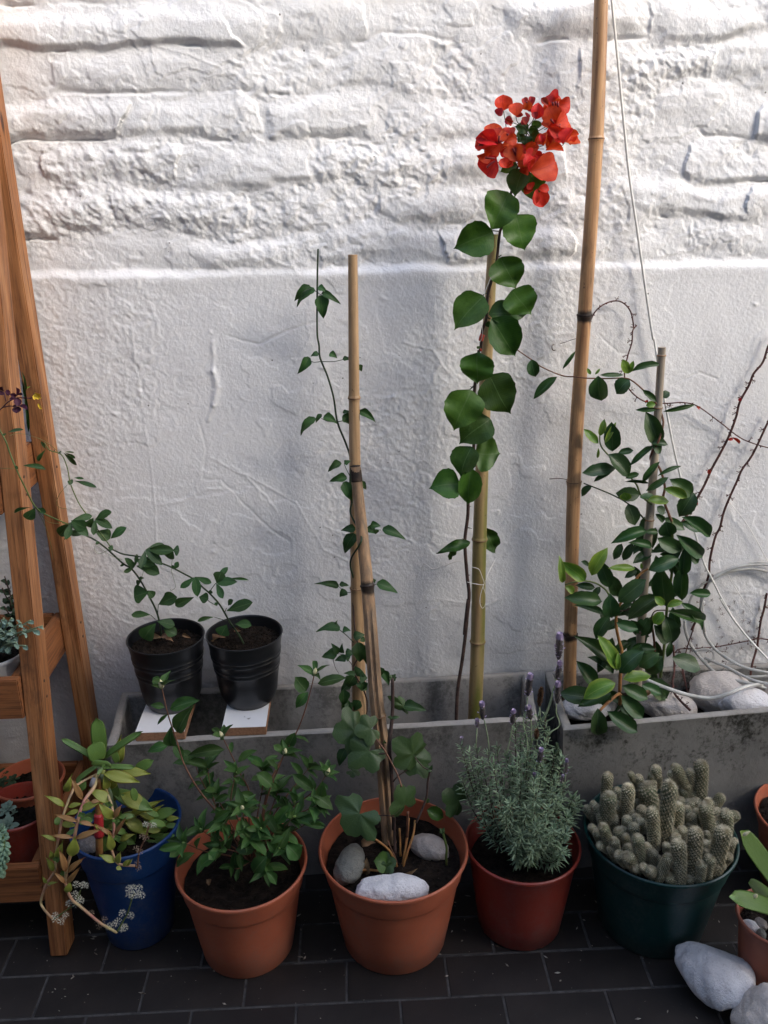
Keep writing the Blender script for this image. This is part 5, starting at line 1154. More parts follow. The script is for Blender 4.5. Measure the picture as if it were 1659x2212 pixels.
leaves('c3', '625,1235,722,1180,50,-.15;610,1225,580,1292,60,-.15;722,1362,822,1290,52,-.16;622,1312,722,1360,70,-.155;1130,1438,1172,1440,60,-.175;1130,1438,1098,1492,60,-.175;962,1432,1132,1440,60,-.17;1270,1742,1142,1802,52,-.175;1300,1740,1360,1758,60,-.17;1412,1650,1450,1580,70,-.17;1490,1625,1625,1632,20,-.17;1478,1838,1648,1775,75,-.165;1490,1800,1520,1760,36,-.165;485,985,632,1026,36,-.12;482,965,548,970,18,-.12;415,800,500,882,24,-.11;420,796,484,800,14,-.11;425,800,492,838,16,-.11;300,780,245,858,22,-.12;300,780,268,725,16,-.11;440,985,475,1000,38,-.12;395,805,385,795,24,-.12;1140,1560,1165,1515,30,-.175;1125,1560,1140,1540,30,-.175;1370,1725,1380,1700,24,-.165;1420,1800,1405,1780,20,-.165;705,1420,740,1425,34,-.17', SP, pr2, -.17, rnd=.3)
leaves('c6', '1478,262,1445,338,78,-.17;1535,262,1642,266,54,-.165;1400,215,1288,240,24,-.16', SP, pr2, -.16)
for fr, s, par in (('c3', '950,1540,-.17 930,1600,-.17 925,1640,-.17', pl_), ('c3', '1125,1500,-.17 1120,1570,-.175 1140,1640,-.18 1145,1680,-.18 1118,1700,-.18 1112,1690,-.18', pr2), ('c3', '700,1440,-.17 650,1460,-.17 620,1440,-.175 630,1410,-.17 720,1470,-.17 800,1500,-.17', pl_),
                   ('c3', '400,810,-.11 300,730,-.14 200,690,-.20 120,675,-.26 60,690,-.30', pr2), ('c3', '440,1010,-.12 390,1070,-.12 370,1130,-.12 395,1160,-.12 440,1165,-.11', pr2), ('c3', '245,1180,-.29 300,1290,-.26 330,1390,-.24 345,1500,-.22', pl_), ('c3', '250,1180,-.28 320,1255,-.24 460,1262,-.22', pl_), ('c6', '230,50,-.25 180,80,-.28 130,60,-.30 125,35,-.30', pl_), ('c3', '0,902,-.32 100,903,-.32', pl_)):
    tube('tendril', path(fr, s, .0005, .0004), MT['stem_green'], par, 5, 6)
for fr, s, par in (('c3', '1415,1800,-.16 1370,1775,-.165 1355,1760,-.165', pr2), ('c3', '1365,1715,-.16 1400,1665,-.165 1412,1652,-.17', pr2), ('c3', '1030,1850,-.145 1035,1790,-.15', pl_), ('c3', '1015,1890,-.145 985,1862,-.15', pl_), ('c3', '570,1215,-.14 500,1225,-.16 450,1270,-.19', pr2), ('c3', '455,1290,-.19 420,1370,-.20', pl_), ('c3', '1470,1840,-.155 1480,1815,-.16', pr2), ('c6', '1480,240,-.15 1400,215,-.16', pr2)):
    tube('petiole', path(fr, s, .0010, .0008), MT['stem_dgreen'], par, 5, 4)

# ---- trailing thick leaved succulent in the blue pot
FG = fat_set('leaf', MT['l_cras'], 'strap', .13, 3); FG2 = fat_set('leaf', MT['l_cras'], 'ellip', .10, 3)
FO = fat_set('leaf', MT['l_cras2'], 'lance', .21, 4, .3, .07); FR_ = fat_set('leaf', MT['l_cras3'], 'lance', .20, 2, .3, .07)
su = thing('trailing_succulent', 'thick leaved succulent with red edged leaves and small white flowers spilling over the blue pot', 'plant', (-.50, -.37, .25))
for s, a, b in (('650,650,-.40 560,690,-.42 440,762,-.44 400,830,-.46 360,930,-.475 320,1050,-.485 296,1180,-.49 266,1350,-.49 255,1500,-.49 182,1620,-.49 135,1765,-.485 158,1830,-.49 200,1880,-.49 245,1925,-.49', .0024, .0024),
                ('650,640,-.40 615,690,-.42 600,770,-.44 520,880,-.465 470,1010,-.485 430,1190,-.495 400,1340,-.50 360,1480,-.50 350,1610,-.50 400,1745,-.50 475,1810,-.50 570,1890,-.50 660,1962,-.50 795,2040,-.495', .0036, .0028),
                ('700,790,-.42 730,870,-.44 752,935,-.455 770,1050,-.475 768,1190,-.485 750,1300,-.49 790,1420,-.495 850,1452,-.495 955,1458,-.495', .0026, .0026)):
    tube('stem', path('e4', s, a, b), MT['stem_pink'], su, 9, 6)
for s in ('645,560,-.40 650,660,-.40 680,900,-.39 690,1150,-.37', '655,660,-.40 690,720,-.40 800,1000,-.38', '650,650,-.40 720,800,-.38 820,1150,-.36'):
    tube('stem', path('e4', s, .0050, .0055), MT['stem_pale'], su, 9, 5)
for s in ('795,2040,-.495 840,1960,-.49 890,1870,-.485 925,1760,-.48 950,1700,-.48', '925,1760,-.48 900,1700,-.475', '440,1800,-.495 455,1740,-.49 480,1670,-.485', '245,1925,-.49 350,1850,-.49 430,1800,-.495', '955,1458,-.495 975,1470,-.495 990,1340,-.49 1040,1225,-.49 1075,1115,-.485'):
    tube('flower_stalk', path('e4', s, .0018, .0012), MT['stem_green'] if not s.startswith('955') else MT['stem_brown'], su, 6, 5)
def fat(s, set_, Y, **kw):
    s = ';'.join(','.join([*q.split(',')[:4], str(float(q.split(',')[4]) * .95), *q.split(',')[5:]]) for q in s.split(';'))
    leaves('e4', s, set_, su, Y, dY=.2, up=.35, rnd=.25, **kw)
fat('650,520,625,192,112,-.40;640,545,600,392,140,-.425;612,525,318,350,50,-.41;680,520,992,290,52,-.41;665,540,660,602,150,-.43;690,592,948,598,42,-.415;620,590,425,728,42,-.42;800,560,768,452,52,-.37', FG, -.40)
fat('945,632,1112,540,84,-.35;1050,1055,1312,968,90,-.36;1035,1130,1228,1070,110,-.37;745,800,1112,970,115,-.385;640,620,665,640,80,-.43;740,900,800,760,90,-.39;620,1045,632,950,84,-.40;510,1090,592,1000,72,-.41;340,1210,452,1130,44,-.43;780,1120,830,990,74,-.39;1070,1200,1252,1190,44,-.37;1000,1300,1142,1245,62,-.38;930,775,965,898,56,-.41;800,1345,882,1250,52,-.40;700,1350,702,1210,74,-.40;640,800,700,720,90,-.40;860,1000,960,1100,110,-.36;1180,1180,1260,1060,60,-.35;880,1300,960,1180,80,-.37;760,700,860,700,70,-.37;460,790,522,722,84,-.43;310,1085,256,1045,66,-.47;455,1075,590,1060,60,-.44;700,1100,740,1000,80,-.40;690,1200,650,1320,60,-.39', FG2, -.40)
fat('680,650,1002,728,100,-.425;830,640,1092,652,80,-.39;820,565,862,372,52,-.36;780,540,822,330,50,-.355;708,800,690,658,64,-.42;745,900,555,790,94,-.44;830,830,1112,985,125,-.39;890,1030,1188,880,64,-.37;860,1045,1085,1192,100,-.385;820,1240,942,1180,52,-.40;345,942,174,842,50,-.475;372,945,492,912,42,-.475;478,972,652,896,64,-.48;770,1045,640,920,78,-.48;1030,1080,1170,930,60,-.355;405,1378,430,1212,96,-.51;755,1325,728,1178,68,-.50;270,1412,322,1250,62,-.495;236,1400,218,1330,48,-.495;246,1510,190,1390,48,-.495;358,1692,392,1602,60,-.51;780,1425,642,1360,58,-.505;800,1440,822,1340,52,-.505;790,1470,840,1490,36,-.505;850,1462,905,1400,34,-.505;350,815,400,680,60,-.455;190,1615,282,1600,22,-.495;880,1460,930,1400,30,-.50;310,1090,455,1110,52,-.48;700,640,640,640,40,-.42;780,700,740,800,70,-.41', FO, -.42)
fat('500,885,398,690,50,-.475;520,885,568,912,32,-.475;470,975,345,1012,42,-.48;775,1042,828,932,46,-.485;462,1072,242,1008,42,-.495;470,1072,612,1112,36,-.495;420,1212,212,1190,36,-.505;432,1222,662,1138,50,-.505;270,1242,138,1184,38,-.49;772,1200,872,1036,32,-.495;765,1202,606,1098,34,-.495;355,1512,300,1318,56,-.51;368,1520,498,1388,44,-.51;350,1612,248,1510,34,-.51;360,1612,472,1476,42,-.51;186,1612,148,1552,26,-.495;640,1140,605,1095,30,-.49;570,900,650,895,34,-.48', FR_ + FO[:1], -.45)
rg_ = random.Random(4)
for k in range(26):
    x = rg_.uniform(700, 1230); y = rg_.uniform(1000, 1260); b = fY('e4', x, y, -.37 - .04 * rg_.random()); a = rg_.uniform(-.5, 3.6); d = Vector((math.cos(a), -.4 * rg_.random(), .5 * math.sin(a) + .1)).normalized() * rg_.uniform(.026, .045)
    put(FO if k % 3 == 0 else FG2, b, b + d, d.length * .40, su, rnd=.3)
for x, y in ((730, 917), (492, 1008), (335, 1518), (790, 1060), (803, 1210), (275, 1395), (700, 590)):
    c = fY('e4', x, y, -.50 if y > 950 else -.46)
    for k in range(4):
        a = k * 1.57 + x; d = Vector((math.cos(a), -.4, math.sin(a))); link('leaf', random.choice(FG2), su, None, basis(c, d, Vector((0, -1, .4)), .0085, .006))
def flower_head(name, mat, n=26, seed=0):
    rg = random.Random(seed); mb = MB()
    for k in range(n):
        th = math.acos(1 - 1.5 * (k + .5) / n); ph = k * 2.4
        d = Vector((math.sin(th) * math.cos(ph), math.sin(th) * math.sin(ph), math.cos(th))); c = d * rg.uniform(.45, .6)
        a = d.cross(Vector((.3, .5, .8))).normalized(); b = d.cross(a)
        for m in range(5):
            q = m * 1.2566 + rg.random() * .3; o = (a * math.cos(q) + b * math.sin(q)); s = o.cross(d) * .040
            t = c + o * .22 + d * .34; mb.add([c - s, c + s, t + s * .3, t - s * .3], [(0, 1, 2, 3)])
        mb.add([a * .03, b * .03, c], [(0, 1, 2)])
    return mb.me(name, mat, False)
FW = [flower_head('flower_head', MT['whitepetal'], 17, s) for s in (1, 2)]; FP = flower_head('flower_head', MT['pinkbrown'], 13, 3)
def head(x, y, Y, r, me, par, fr='e4'):
    c = fY(fr, x, y, Y); link('flower_head', me, par, None, Matrix.Translation(c) @ Matrix.Rotation(random.random() * 6, 4, 'Z') @ Matrix.Rotation(random.uniform(-.3, .8), 4, 'X') @ Matrix.Scale(r, 4))
for x, y in ((443, 1622), (500, 1625), (522, 1632), (430, 1705), (462, 1740), (442, 1795), (482, 1768), (382, 1785), (260, 1892), (350, 1892), (310, 1945), (262, 1925)): head(x, y, -.492, .0085, random.choice(FW), su)
for x, y in ((905, 1662), (938, 1655), (992, 1655), (908, 1715), (935, 1718), (975, 1712), (1010, 1718), (845, 1872), (915, 1895), (735, 1985), (770, 1978), (845, 2005), (862, 1995), (805, 1945)): head(x, y, -.482, .0095, random.choice(FW), su)
for x, y in ((1045, 1100), (1080, 1108), (1118, 1108), (1018, 1200), (1050, 1222), (965, 1310), (998, 1335), (972, 1440), (985, 1478), (575, 1870), (690, 1925), (640, 1985), (190, 1635)): head(x, y, -.49, .0075, FP if y > 1130 else random.choice(FW + [FP]), su)
st_ = thing('wrapped_stick', 'short orange brown stick with a red printed wrapper standing in the blue pot', 'stick', fY('e4', 645, 1360, -.42))
tube('stick', path('e4', '645,1365,-.42 643,1200,-.42 640,900,-.41 625,700,-.405', .0078, .0070), MT['stem_orange'], st_, 12, 3)
tube('red_wrapper', path('e4', '642,1195,-.42 640,1100,-.42 638,1010,-.418', .0098, .0092), basic('red_foil', (.45, .02, .03), (.55, .05, .05), 30, .3, .4, .002, spec=.6, speck=((.25, .4, .6), 120, .66)), st_, 14, 4)
tube('clip', path('e4', '600,690,-.43 585,730,-.435 580,760,-.435', .0045, .0050), basic('grey_plastic', (.12, .13, .16), (.3, .3, .33), 60, .4, .3, .001), st_, 8, 3)

# ---- lavender
lv = thing('lavender', 'dense grey green lavender with lilac flower spikes in the dark red pot', 'plant', (.34, -.39, .17))
def needle(mb, p, d, L, w, sag):
    up = Vector((0, 0, 1)); x = d.cross(up)
    if x.length < .05: x = Vector((1, 0, 0))
    x = (x.normalized() + rv(.35)).normalized(); z = x.cross(d).normalized(); rows = []
    for t, q in ((0, .55), (.35, 1), (.75, .9), (1, .15)):
        c = p + d * L * t - up * (sag * L * t * t); rows.append([c - x * w * q, c + z * w * .45 * q, c + x * w * q])
    v = [a for r in rows for a in r]; f = []
    for i in range(3):
        for k in range(2): f.append((i * 3 + k, i * 3 + k + 1, i * 3 + k + 4, i * 3 + k + 3))
    mb.add(v, f)
def lav_branch(pts, dens=1.0, size=.020):
    fine = resample(pts, 8); mb = MB(); n = int(21 * dens); tot = len(fine)
    for k in range(n):
        u = .28 + .72 * (k + random.random()) / n; i = min(int(u * (tot - 1)), tot - 2); p = fine[i][0].lerp(fine[i + 1][0], u * (tot - 1) - i)
        ax = (fine[i + 1][0] - fine[i][0]).normalized(); s1 = ax.cross(Vector((.2, 1, .1))).normalized(); s2 = ax.cross(s1)
        for m in range(3):
            a = k * 1.57 + m * 2.1 + random.uniform(-.3, .3); d = ((s1 * math.cos(a) + s2 * math.sin(a)) * (1.15 - .75 * max(0, u - .85) / .15) + ax * random.uniform(.2, .9)).normalized()
            needle(mb, p, d, size * random.uniform(.6, 1.35) * (1 - .25 * (u > .93)), random.uniform(.0012, .0020), random.uniform(-.05, .3))
    return mb.me('leafy_stem', MT['l_lav'], True)
LT = '150,1130,-.36 230,1190,-.36 290,1150,-.34 400,1190,-.34 480,1130,-.32 570,1200,-.33 520,1350,-.37 700,1060,-.33 760,1190,-.36 860,860,-.32 930,850,-.31 800,1030,-.33 960,1000,-.32 1010,1200,-.36 1080,1230,-.36 1100,1480,-.38 1180,1600,-.38 1230,1640,-.37 820,1450,-.43 840,1560,-.45 600,1650,-.46 450,1300,-.39 680,1250,-.38 900,1330,-.40 1010,1430,-.40 700,1450,-.42 560,1760,-.47 850,1830,-.49 700,1930,-.49 1000,1900,-.48 1090,2090,-.485 800,2030,-.50 950,1700,-.46 330,1650,-.41 400,1500,-.40 750,1700,-.46 650,2010,-.49 1110,1930,-.46 160,1430,-.37 200,1270,-.36 1140,1780,-.44 300,1350,-.36 620,1330,-.37 900,1120,-.36 1040,1620,-.42 500,1560,-.43 1190,1690,-.38 650,900,-.33 1000,1550,-.43 880,1950,-.49 750,850,-.33 340,1260,-.35 850,1250,-.38'
c0 = Vector((.345, -.392, .175))
for i, w in enumerate(LT.split()):
    x, y, Y = [float(q) for q in w.split(',')]; tip = fY('e3', x, y, Y); base = c0 + Vector((random.uniform(-.02, .02), random.uniform(-.02, .02), 0))
    mid = base.lerp(tip, .5) + Vector(((tip.x - base.x) * .22, (tip.y - base.y) * .2, -.008 if tip.z > .25 else .02)); L = (tip - base).length
    pts = [(base, .0016), (mid, .0012), (tip, .0006)]
    link('woody_stem', mesh('woody_stem', *tube_geo(resample(pts, 5), 5), MT['stem_dark']), lv)
    link('leafy_stem', lav_branch(pts, min(1.9, .7 + L * 5.0) * (.62 if (x < 560 or y < 1100) else 1)), lv)
def spike(fr, stalk, x0, y0, x1, y1, w, kind='lilac', Y=-.34):
    if stalk: tube('flower_stalk', path(fr, stalk, .0013, .0011), MT['stem_pale'], lv, 6, 6)
    p = fY(fr, x0, y0, Y); q = fY(fr, x1, y1, Y); d = q - p; L = d.length; d.normalize(); s1 = d.cross(Vector((0, 1, .2))).normalized(); s2 = d.cross(s1); k = psc(fr) * mpp(p); R0 = w * k * .41
    mb = MB(); m2 = MB(); n = max(10, int(L / .0009))
    for j in range(n):
        t = (j + .5) / n; env = math.sin(math.pi * min(1, t * .82 + .12)) ** .6
        for m in range(4):
            a = j * 2.4 + m * 1.57; o = s1 * math.cos(a) + s2 * math.sin(a); c = p + d * L * t; e = c + o * R0 * env * random.uniform(.7, 1.0) + d * R0 * .5
            s = o.cross(d) * R0 * .24; mb.add([c - s, c + s, e + s * .8, e - s * .8, e + o * R0 * .12 + d * R0 * .3], [(0, 1, 2, 3), (3, 2, 4)])
            if kind == 'lilac' and (t > .80 or random.random() < .045):
                e2 = e + (o * .5 + d * (1.3 if t > .8 else .2)).normalized() * R0 * (.75 if t > .8 else .5); s3 = s * 1.6; m2.add([e - s3 * .5, e + s3 * .5, e2 + s3, e2 - s3], [(0, 1, 2, 3)])
    o = link('flower_spike', mb.me('flower_spike', MT['spikebrown'] if kind == 'brown' else (MT['l_lav'] if kind == 'green' else MT['spikegrey']), False), lv)
    if m2.v: link('petals', m2.me('petals', MT['lilac'], False), o)
for a in (('e3', '760,1190,-.35 755,1060,-.345 722,920,-.34 752,790,-.34 760,690,-.34', 762, 680, 785, 505, 85), ('e3', '795,1080,-.34 797,960,-.34 793,890,-.34', 790, 895, 772, 795, 80),
          ('e3', '412,1190,-.34 395,1040,-.34 365,895,-.34', 352, 895, 345, 760, 76), ('e3', '290,1140,-.34 298,970,-.34', 302, 970, 300, 905, 54), ('e3', '568,1200,-.34 600,1080,-.34 622,950,-.34', 618, 945, 632, 825, 66),
          ('e3', '890,930,-.33 960,780,-.33 1015,560,-.33 1042,345,-.33', 1045, 345, 1056, 135, 92), ('e3', '905,900,-.325 960,750,-.325 1000,600,-.325', 1032, 530, 1055, 385, 72),
          ('e3', '908,1165,-.34 950,1030,-.34 1045,960,-.335 1052,910,-.335 1025,830,-.335 1027,750,-.335', 1035, 748, 1040, 575, 80), ('e3', None, 170, 1110, 160, 1065, 44), ('e3', None, 868, 1290, 885, 1180, 70), ('e3', None, 828, 1450, 825, 1400, 50),
          ('e3', None, 848, 1590, 850, 1535, 44), ('e3', '1100,1500,-.36 1112,1390,-.36', 1112, 1390, 1122, 1270, 46), ('e3', '1060,1620,-.36 1068,1500,-.36', 1062, 1490, 1085, 1415, 44)):
    spike(*a, kind='lilac', Y=-.34 if a[4 - 1] < 1170 else -.39)
spike('e3', '880,900,-.335 872,780,-.335', 868, 775, 888, 612, 76, 'brown', -.335); spike('e3', None, 842, 1075, 846, 992, 66, 'brown', -.35); spike('e3', None, 1050, 1260, 1030, 1115, 54, 'green', -.35); spike('e3', None, 595, 1640, 590, 1610, 40, 'green', -.45); spike('e3', None, 430, 1340, 435, 1300, 44, 'green', -.38)

# ---- finger cactus cushion in the green pot
def cactus_me(ratio, seed):
    """unit width; stands on z = 0, total height = ratio"""
    rg = random.Random(seed); H = ratio; R0 = .5; segs = 22; rows = int(8 + 11 * ratio)
    body = max(0.0, H - R0); arc = body + R0 * math.pi / 2
    v = []; e = []; f = []
    def prof(s):
        if s < body: return R0 * (.84 + .16 * min(1, s / max(body, .01) * 1.6)), s, 0.0
        a = (s - body) / R0; return R0 * math.cos(a), body + R0 * math.sin(a), math.sin(a)
    lean = rg.uniform(-.06, .06); bend = lambda z: (lean * z * z / max(1, H), .05 * math.sin(z * 1.2 + seed))
    for i in range(rows + 1):
        s = arc * i / rows * .999; r, z, nz = prof(s)
        for k in range(segs):
            a = 2 * math.pi * k / segs + (i % 2) * math.pi / segs
            bump_ = .045 * (1 if (k + (i // 2)) % 2 == 0 else -.5); rr = r + bump_ * (1 - nz ** 2); b = bend(z)
            v.append((rr * math.cos(a) + b[0], rr * math.sin(a) + b[1], z)); e.append(max(0, min(1, (s - arc + .75) / .75)))
    for i in range(rows):
        for k in range(segs):
            q = (k + 1) % segs; f.append((i * segs + k, i * segs + q, (i + 1) * segs + q, (i + 1) * segs + k))
    f.append(tuple(rows * segs + q for q in range(segs)))
    me = mesh('cactus_stem', v, f, MT['cactus'], True, e)
    # areoles with radiating spines
    mb = MB(); n = int(78 * (ratio + .3))
    for j in range(n):
        s = arc * (j + .5) / n; r, z, nz = prof(s); a = j * 2.39996; o = Vector((math.cos(a), math.sin(a), 0)); nrm = (o * (1 - nz * .999) + Vector((0, 0, nz))).normalized(); b = bend(z)
        c = Vector((r * math.cos(a) + b[0], r * math.sin(a) + b[1], z)) + nrm * .03
        t1 = nrm.cross(Vector((0, 0, 1)) if abs(nrm.z) < .9 else Vector((1, 0, 0))).normalized(); t2 = nrm.cross(t1)
        for m in range(8):
            q = m * .785 + rg.random() * .5; d = (t1 * math.cos(q) + t2 * math.sin(q)) + nrm * rg.uniform(.25, .9); d.normalize(); L = rg.uniform(.14, .27); s_ = d.cross(nrm).normalized() * .017
            mb.add([c - s_, c + s_, c + d * L], [(0, 1, 2)])
    sp = mb.me('spines', MT['spine'], False)
    return me, sp
CM = {}
for r in (1.0, 1.4, 2.0, 2.8, 3.8): CM[r] = [cactus_me(r, int(r * 10) + k) for k in range(2)]
cz = thing('finger_cactus_cushion', 'crowded cushion of spiny finger shaped cactus stems filling the dark green pot', 'cactus', (.627, -.409, .22))
CS = '''335,225,320,440,92;350,400,315,700,128;520,325,520,625,108;905,290,870,860,125;785,150,788,225,85;745,220,745,265,60;748,268,748,335,80;815,225,815,285,62;550,215,592,300,58;628,240,640,330,70;640,290,650,360,62;700,335,740,570,150;972,140,1085,360,92;1195,108,1205,480,118;1100,180,1110,300,80;915,202,955,270,60;1048,355,1052,440,86;130,528,200,645,78;370,545,388,620,70;412,490,430,600,80;385,625,392,710,92;655,530,655,655,84;762,550,770,905,108;510,625,512,745,80;600,612,606,725,80;578,690,582,795,90;680,488,682,560,66;605,472,612,530,58;985,500,985,765,108;1070,535,1075,685,80;1012,450,1022,535,84;1110,472,1112,560,84;1162,458,1170,545,84;1290,462,1300,560,98;1240,520,1300,790,118;1165,570,1195,700,82;1410,420,1402,555,88;1368,552,1370,645,80;1450,562,1462,765,108;1540,580,1515,700,90;1402,725,1385,1150,138;300,692,318,985,90;228,760,245,900,86;170,708,182,790,68;435,742,440,830,88;395,820,412,1000,86;512,798,512,872,70;522,888,522,995,84;625,798,632,1090,104;438,970,452,1085,88;522,980,545,1145,108;760,932,750,1090,84;885,868,885,950,62;910,978,830,1185,90;665,1080,692,1165,66;752,1110,742,1200,88;972,795,980,905,84;1000,855,1010,1185,124;1145,742,1140,1145,124;1108,695,1112,765,76;960,742,962,835,72;1070,1030,1078,1100,78;925,1165,926,1232,90;1212,1038,1196,1222,90;1288,998,1292,1200,94;1256,942,1252,1030,84;1268,760,1262,880,58;1250,850,1250,950,80;1482,988,1480,1100,80;1492,848,1492,1005,90;1540,838,1532,900,58;1088,1185,1092,1240,80;1030,718,1042,825,82;690,680,692,760,60;562,368,582,480,80;432,358,442,430,68;450,418,462,505,70;240,520,252,640,80;200,488,212,560,60;420,480,430,560,70;1350,640,1352,760,80;1400,620,1400,760,80;1120,600,1130,740,80;870,560,880,700,90;640,640,650,760,80;700,880,705,1000,80;860,1050,862,1130,70;590,1090,600,1160,70;560,560,565,640,70;1330,860,1330,1000,80;800,1000,805,1100,70;360,900,372,1010,70;280,600,290,690,80;480,720,485,800,70;900,700,905,820,80;1060,900,1065,1000,80;1420,1080,1425,1140,80;1080,300,1090,420,80;760,420,770,560,90;940,380,950,520,90;1130,380,1140,470,80;820,640,828,780,80;260,880,275,980,70;1180,900,1190,1000,80;1340,1050,1345,1150,80;1010,620,1015,740,80'''
for q in CS.replace('\n', '').split(';'):
    a = [float(z) for z in q.split(',')]
    u, v_ = uv('e8', a[2], a[3]); yy = min(max(a[3], 500), 1215)
    g = fZ('e8', a[2], yy, .245); Y = max(-.542, min(g.y, -.285)); b = fY('e8', a[2], a[3], Y); t = fY('e8', a[0], a[1] + 8, Y - .004)
    q2 = Vector((b.x - .627, b.y + .409)); 
    if q2.length > .137: q2 = q2.normalized() * .137; b = Vector((.627 + q2.x, -.409 + q2.y, b.z))
    k = psc('e8') * mpp(b); w = a[4] * k; d = t - b; extra = .012 if a[3] > 650 else .022
    b2 = b - d.normalized() * extra; L = (t - b2).length; rt_ = L / w
    key_ = min(CM, key=lambda r: abs(math.log(r / max(rt_, .8)))); me, sp = random.choice(CM[key_])
    m = basis(b2, (CV - b2).cross(d).cross(d) * -1, d, w, w, L / key_) ; 
    z = d.normalized(); x = z.cross(Vector((math.cos(a[0]), math.sin(a[0]), .1))).normalized(); y = z.cross(x)
    m = Matrix(((x.x * w, y.x * w, z.x * L / key_, b2.x), (x.y * w, y.y * w, z.y * L / key_, b2.y), (x.z * w, y.z * w, z.z * L / key_, b2.z), (0, 0, 0, 1)))
    o = link('cactus_stem', me, cz, None, m); s_ = bpy.data.objects.new('spines', sp); COL.objects.link(s_); s_.parent = o; s_['kind'] = 'stuff'

# ---- flat leaved cactus in the brownish red pot
fc = thing('flat_leaved_cactus', 'flat strap leaved cactus leaning out of the brownish red pot at the right edge', 'plant', (.84, -.57, .17))
SS = fat_set('pad', MT['l_strap'], 'strap', .05, 3, .25)
for a in ((900, 1080, 500, 505, 165, -.60, -.62), (880, 1230, 425, 1075, 130, -.60, -.68), (800, 1120, 570, 960, 110, -.57, -.60)):
    b = fY('e6', a[0], a[1], a[5]); t = fY('e6', a[2], a[3], a[6]); k = psc('e6') * mpp(b); link('pad', random.choice(SS), fc, None, basis(b, t - b, (CV - b).normalized() + rv(.15) + Vector((.2, 0, .5)), (t - b).length, a[4] * k * 1.25, .25 * (t - b).length))
p_ = fY('e6', 605, 1088, -.665); ellipsoid(p_, Vector((.3, -.4, 1)), .012, .004, MT['bud'], fc, 'bud')
p_ = fY('e6', 505, 540, -.625); ellipsoid(p_, Vector((.8, -.2, .8)), .016, .0035, MT['bud'], fc, 'withered_tip')
tube('stem', [(Vector((.82, -.575, .135)), .006), (fY('e6', 800, 1150, -.59), .005)], MT['stem_brown'], fc, 8, 3)
tube('stem', [(Vector((.825, -.57, .135)), .007), (fY('e6', 900, 1080, -.60), .006)], MT['stem_green'], fc, 8, 3)

# ---- bare creeper stems on the wall
cr = thing('bare_creeper', 'leafless brown creeper with knobbly stems climbing the white wall at the right', 'plant', PY(1470, 1540, -.06))
def knobs(pts, r, n):
    fine = resample(pts, 6); mb = MB()
    for j in range(n):
        i = int((j + random.random() * .6) / n * (len(fine) - 2)); p = fine[i][0]; ax = (fine[i + 1][0] - p).normalized(); a = random.random() * 6.28
        s1 = ax.cross(Vector((0, 1, 0))).normalized(); s2 = ax.cross(s1); d = (s1 * random.choice((-1, 1)) + s2 * math.cos(a) * .5 + ax * .4).normalized(); L = random.uniform(.003, .006)
        g = tube_geo([(p, r * 1.1), (p + d * L * .6, r * .9), (p + d * L, r * .3)], 5); mb.add(*g)
        if random.random() < .55:                        # little tuft of adhesive rootlets
            q = p + d * L * 1.1
            for m in range(5):
                e = (d + rv(.9)).normalized(); e.y = abs(e.y) * .3; g = tube_geo([(q, .0005), (q + e * .006, .0004)], 4); mb.add(*g)
                h = q + e * .006; g = tube_geo([(h - e * .0006, .0004), (h + e * .0004, .0011), (h + e * .0013, .0003)], 5); mb.add(*g)
    return mb
for frs, r0, r1, nk in (([('c5', '1700,20,-.035 1659,110,-.035 1625,210,-.035 1565,285,-.035 1535,360,-.035 1475,470,-.035 1450,570,-.035 1405,690,-.035 1350,800,-.035 1290,910,-.035 1245,1010,-.035 1190,1110,-.04 1150,1180,-.045 1080,1280,-.06')], .0024, .0030, 30),
                        ([('c5', '1700,520,-.035 1650,620,-.035 1560,810,-.035 1490,910,-.035 1455,990,-.035 1410,1090,-.035 1370,1190,-.035 1345,1290,-.035 1315,1350,-.035 1280,1500,-.035 1272,1600,-.035 1235,1710,-.035 1215,1830,-.035 1160,1960,-.038')], .0024, .0030, 36),
                        ([('c8', '1275,-60,-.035 1215,150,-.036 1175,280,-.038 1130,420,-.04 1100,560,-.06 1120,660,-.09 1155,790,-.12')], .0019, .0010, 14),
                        ([('e5', '1645,-40,-.03 1610,150,-.03 1570,300,-.03 1548,450,-.03 1518,640,-.035 1465,830,-.06 1440,980,-.07')], .0026, .0028, 14),
                        ([('e5', '500,700,-.035 540,655,-.035 650,645,-.035 800,640,-.035 1000,625,-.035 1200,590,-.035 1400,550,-.035 1550,522,-.035 1700,540,-.035')], .0013, .0016, 20),
                        ([('c5', '800,-30,-.035 775,5,-.04 770,80,-.045 740,180,-.05 722,300,-.055 760,395,-.055 860,468,-.05 1000,478,-.05 1100,473,-.045 1200,497,-.04 1350,605,-.035 1500,715,-.035 1700,780,-.035')], .0016, .0013, 26),
                        ([('c2', '880,1420,-.05 910,1350,-.04 960,1310,-.035 1020,1302,-.035 1065,1345,-.035 1080,1420,-.035')], .0014, .0016, 12),
                        ([('e5', '480,600,-.07 492,900,-.10 470,1060,-.13 492,1200,-.16 600,1330,-.19 690,1415,-.21')], .0024, .0030, 12),
                        ([('e5', '590,860,-.07 640,1110,-.11 690,1290,-.15 715,1375,-.16')], .0019, .0010, 8),
                        ([('e5', '1140,810,-.045 1125,850,-.05 1105,900,-.05')], .0007, .0005, 1), ([('e5', '900,650,-.035 1000,665,-.035 1100,680,-.035 1160,690,-.035')], .0008, .0006, 5)):
    pts = path(frs[0][0], frs[0][1], r0, r1); tube('stem', pts, MT['vine_bark'], cr, 7, 6)
    mb = knobs(pts, (r0 + r1) * .5, nk)
    if mb.v: link('knobs', mb.me('knobs', MT['vine_bark']), cr, None, None, 'stuff')
mb = MB(); rg_ = random.Random(5)
